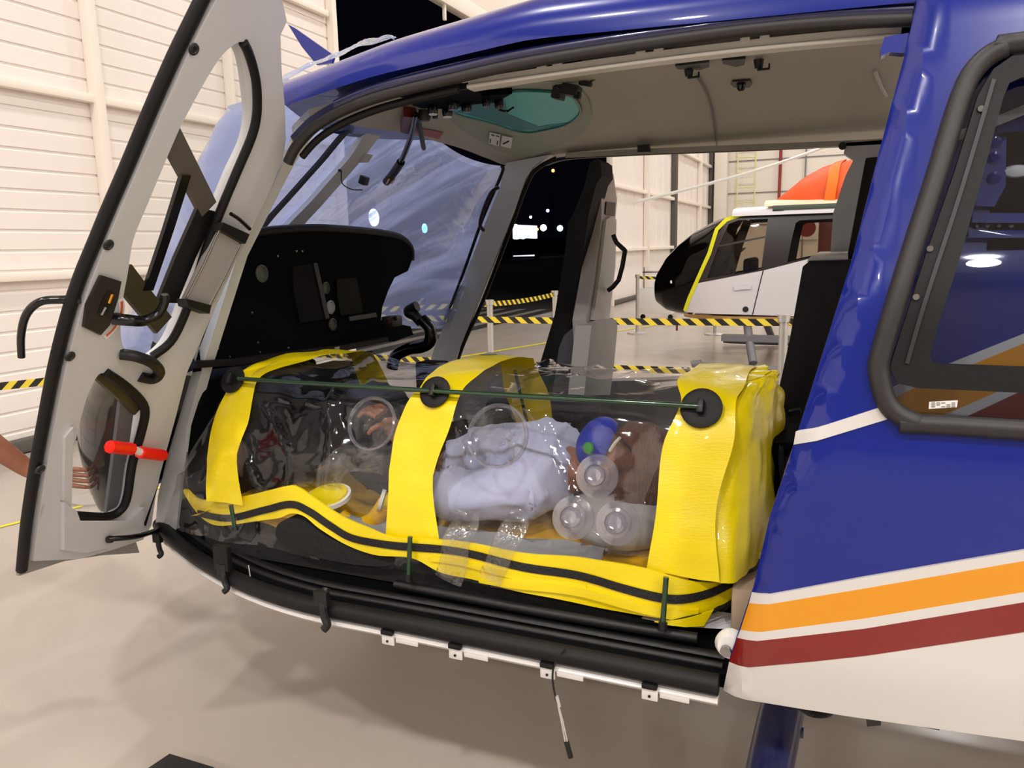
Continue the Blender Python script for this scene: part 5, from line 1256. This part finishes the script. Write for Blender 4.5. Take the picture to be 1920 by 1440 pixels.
# roof, belly
grid_mesh('roof_panel', lambda u, v: (lambda x, a: Vector((x, 10.4-.88*math.cos(a), 1.80+.13*math.sin(a)**.7)))(-1.25+u*3.2, v*PI), 20, 20, M_h2w, G)
grid_mesh('roof_tan_cap', lambda u, v: (lambda x, a: Vector((x, 10.4-.80*math.cos(a), 1.90+.10*math.sin(a)**.7)))(-.9+u*2.8, v*PI), 20, 16, M_cream, G)
box('roof_rail', (.2, 9.56, 1.88), (2.0, .05, .05), mat('green_grey_rail', '4d5a50', .4), G)
box('door_top_hinge', A2.P(-.74, 1.83, -.03), (.12, .04, .06), M_blk, G)
grid_mesh('belly', lambda u, v: (lambda x, a: Vector((x, 10.4-(.86-.3*max(0, (-1.3-x)/.6))*math.cos(a), .62-(.16-.08*max(0, (-1.2-x)/.6))*max(0, math.sin(a))**.7)))(-1.85+u*3.4, v*PI), 24, 20, M_h2t, G)
for x in (-1.05, .9):
    tube('cross_tube', [(x, 10.4-.75, .50), (x+.05, 10.4-1.0, .38), (x+.13, 10.4-1.25, .12)], .05, M_h2g, G, n=5)
    tube('cross_tube', [(x, 10.4+.75, .50), (x+.05, 10.4+1.0, .38), (x+.13, 10.4+1.25, .12)], .05, M_h2g, G, n=5)
for s in (-1, 1): tube('skid', [(-1.5, 10.4+s*1.27, .10), (-1.2, 10.4+s*1.27, .06), (3, 10.4+s*1.27, .06)], .045, M_h2g, G)
stp = band('boarding_step', Surf('y', lambda x, z: 9.3, tmax=14), [(1352, 634), (1420, 636), (1500, 638)], .07, M_h2g, G, thick=.15, curve=False)
tube('red_ground_pin', [aty((1269, 598), 9.9), aty((1269, 620), 9.9)], .015, M_red, G, n=1, seg=6)
# rotor blade drooping toward the nose
ra, rb, rc = aty((1192, 379), 10.0), aty((1400, 325), 10.3), aty((1575, 266), 10.4)
bm = bmesh.new(); P_ = catmull([ra, rb, rc, rc+(rc-rb)*.6], 6)
for p1, p2 in zip(P_, P_[1:]):
    w = Vector((.015, .09, .022)); tz = Vector((0, 0, .012))
    vs = [bm.verts.new(x) for x in (p1-w-tz, p1+w-tz, p1+w+tz, p1-w+tz, p2-w-tz, p2+w-tz, p2+w+tz, p2-w+tz)]
    for f in ((0, 1, 5, 4), (1, 2, 6, 5), (2, 3, 7, 6), (3, 0, 4, 7)): bm.faces.new([vs[i] for i in f])
bmesh.ops.remove_doubles(bm, verts=bm.verts, dist=1e-4)
finish('rotor_blade', bm, M_rail, G, 20)
tube('rotor_mast', [(1.1, 10.4, 2.0), (1.1, 10.4, 3.0)], .09, M_grey, G, n=1)
# orange cover over the engine deck
def cover(u, v):
    a = v*PI; x = -.90+u*2.9; e = lerp1([(0, 0), (.06, .3), (.13, .65), (.2, .85), (.3, 1), (.8, 1), (1, .8)], u)
    z = 1.93+.50*e*math.sin(a)**.75; y = 10.4-(.45+.32*e)*math.cos(a)
    return Vector((x, y, z))+wob((x, y, z), 3.5, .035*e)
cv_ = grid_mesh('engine_cover', cover, 50, 30, M_or, None, smooth=40)
tag(cv_, 'bright orange fabric cover strapped over the roof of the second helicopter', 'engine cover')
def cst(u, v):
    s = .24; p = cover(s+.02*(u-.5)*2+.0, v); return p+(p-Vector((p.x, 10.4, 1.8))).normalized()*.035
grid_mesh('cover_strap', lambda u, v: cst(u, v)+Vector((.10*(1-abs(v-.5)*2), 0, 0)) , 4, 30, M_orst, cv_)
# things seen through the second helicopter's windows
q = aty((1556, 450), 20); bxw = box('red_cabinet', (q.x, 20, 1.1), (.5, .5, 2.2), M_maroon, None); tag(bxw, 'dark red cabinet seen through the rear window of the second helicopter', 'cabinet')
q = aty((1505, 478), 18); wb = thing('work_table', 'blue table with orange items seen through the second helicopter windows', 'table', (q.x, 18, 0))
box('table_top', (q.x, 18, .85), (1.6, .6, .06), mat('blue_table', '27407a', .5), wb)
for dx in (-.7, .7): box('leg', (q.x+dx, 18, .41), (.06, .5, .82), mat('blue_leg%d' % (dx > 0), '27407a', .5), wb)
o = box('tool_case', (q.x, 18, .95), (.7, .4, .14), M_or); tag(o, 'orange case lying on the distant blue table', 'case')
q = aty((1513, 428), 33.9); o = box('wall_sign', (q.x, 33.95, q.z), (.9, .04, .9), M_wht, None); tag(o, 'square red edged sign on the far wall seen through the rear window', 'sign')
lathe('sign_ring', [(.22, 0), (.34, 0), (.34, .01), (.22, .01)], (q.x, 33.92, q.z), M_red, o, axis=(0, -1, 0), seg=24)

# ================================================================ LIGHT, SKY, CAMERA
M_lampface = mat('glow_face', 'fff4e6', .5, emit=30)
hou = lathe('ceiling_light', [(0, .30), (.10, .30), (.12, .18), (.34, 0), (.30, 0), (.10, .16), (0, .16)], (0, 0, 9.3), M_grey, None, seg=24)
n_l = 0
for ix in range(5):
    for iy in range(7):
        x = -3.0+ix*5.4; y = -12+iy*7.0
        if n_l: o = hou.copy(); C.objects.link(o)
        else: o = hou
        n_l += 1; o.location = (x, y, 0)
        tag(o, 'round high-bay lamp hanging under the hangar ceiling', 'ceiling light', 'high-bay hangar lamps')
        ld = bpy.data.lights.new('lamp', 'AREA'); ld.shape = 'DISK'; ld.size = .55; ld.energy = 400 if y < -4 else 165; ld.color = (1.0, .965, .93)
        lo_ = bpy.data.objects.new('lamp', ld); C.objects.link(lo_); lo_.location = (x, y, 9.25)
w = bpy.data.worlds.new('World'); bpy.context.scene.world = w; w.use_nodes = True
bg = w.node_tree.nodes['Background']; bg.inputs[0].default_value = (.0012, .0012, .0025, 1); bg.inputs[1].default_value = 1
cam = bpy.data.cameras.new('Camera'); co = bpy.data.objects.new('Camera', cam); C.objects.link(co)
cam.sensor_width = 36; cam.sensor_fit = 'HORIZONTAL'; cam.lens = F/1920*36; cam.clip_start = .02; cam.clip_end = 500
M = Matrix((RT, UP, -fw)).transposed().to_4x4(); M.translation = CAM; co.matrix_world = M
bpy.context.scene.camera = co
sc = bpy.context.scene
sc.view_settings.view_transform = 'Standard'; sc.view_settings.look = 'None'; sc.view_settings.exposure = 0
sc.cycles.use_denoising = True; sc.cycles.max_bounces = 12; sc.cycles.transparent_max_bounces = 24; sc.cycles.transmission_bounces = 8
sc.cycles.sample_clamp_indirect = 4

# give every mesh its own origin at its base, keeping parents' offsets
bpy.context.view_layer.update()
def rebase(o, ppos):
    pos = ppos
    if o.type == 'MESH' and o.data.users == 1 and o.name.split('.')[0] != 'ceiling_light':
        co_ = [v.co for v in o.data.vertices]
        if co_ and o.location.length == 0 and o.rotation_euler.to_matrix() == Matrix.Identity(3):
            c = Vector(((min(v.x for v in co_)+max(v.x for v in co_))/2, (min(v.y for v in co_)+max(v.y for v in co_))/2, min(v.z for v in co_)))
            o.data.transform(Matrix.Translation(-c)); o.location = c-ppos; pos = c
    elif o.type == 'EMPTY': pos = o.location.copy()
    for ch in list(o.children): rebase(ch, pos)
for o in [o for o in C.objects if o.parent is None and o.type in ('MESH', 'EMPTY')]:
    rebase(o, Vector((0, 0, 0)))
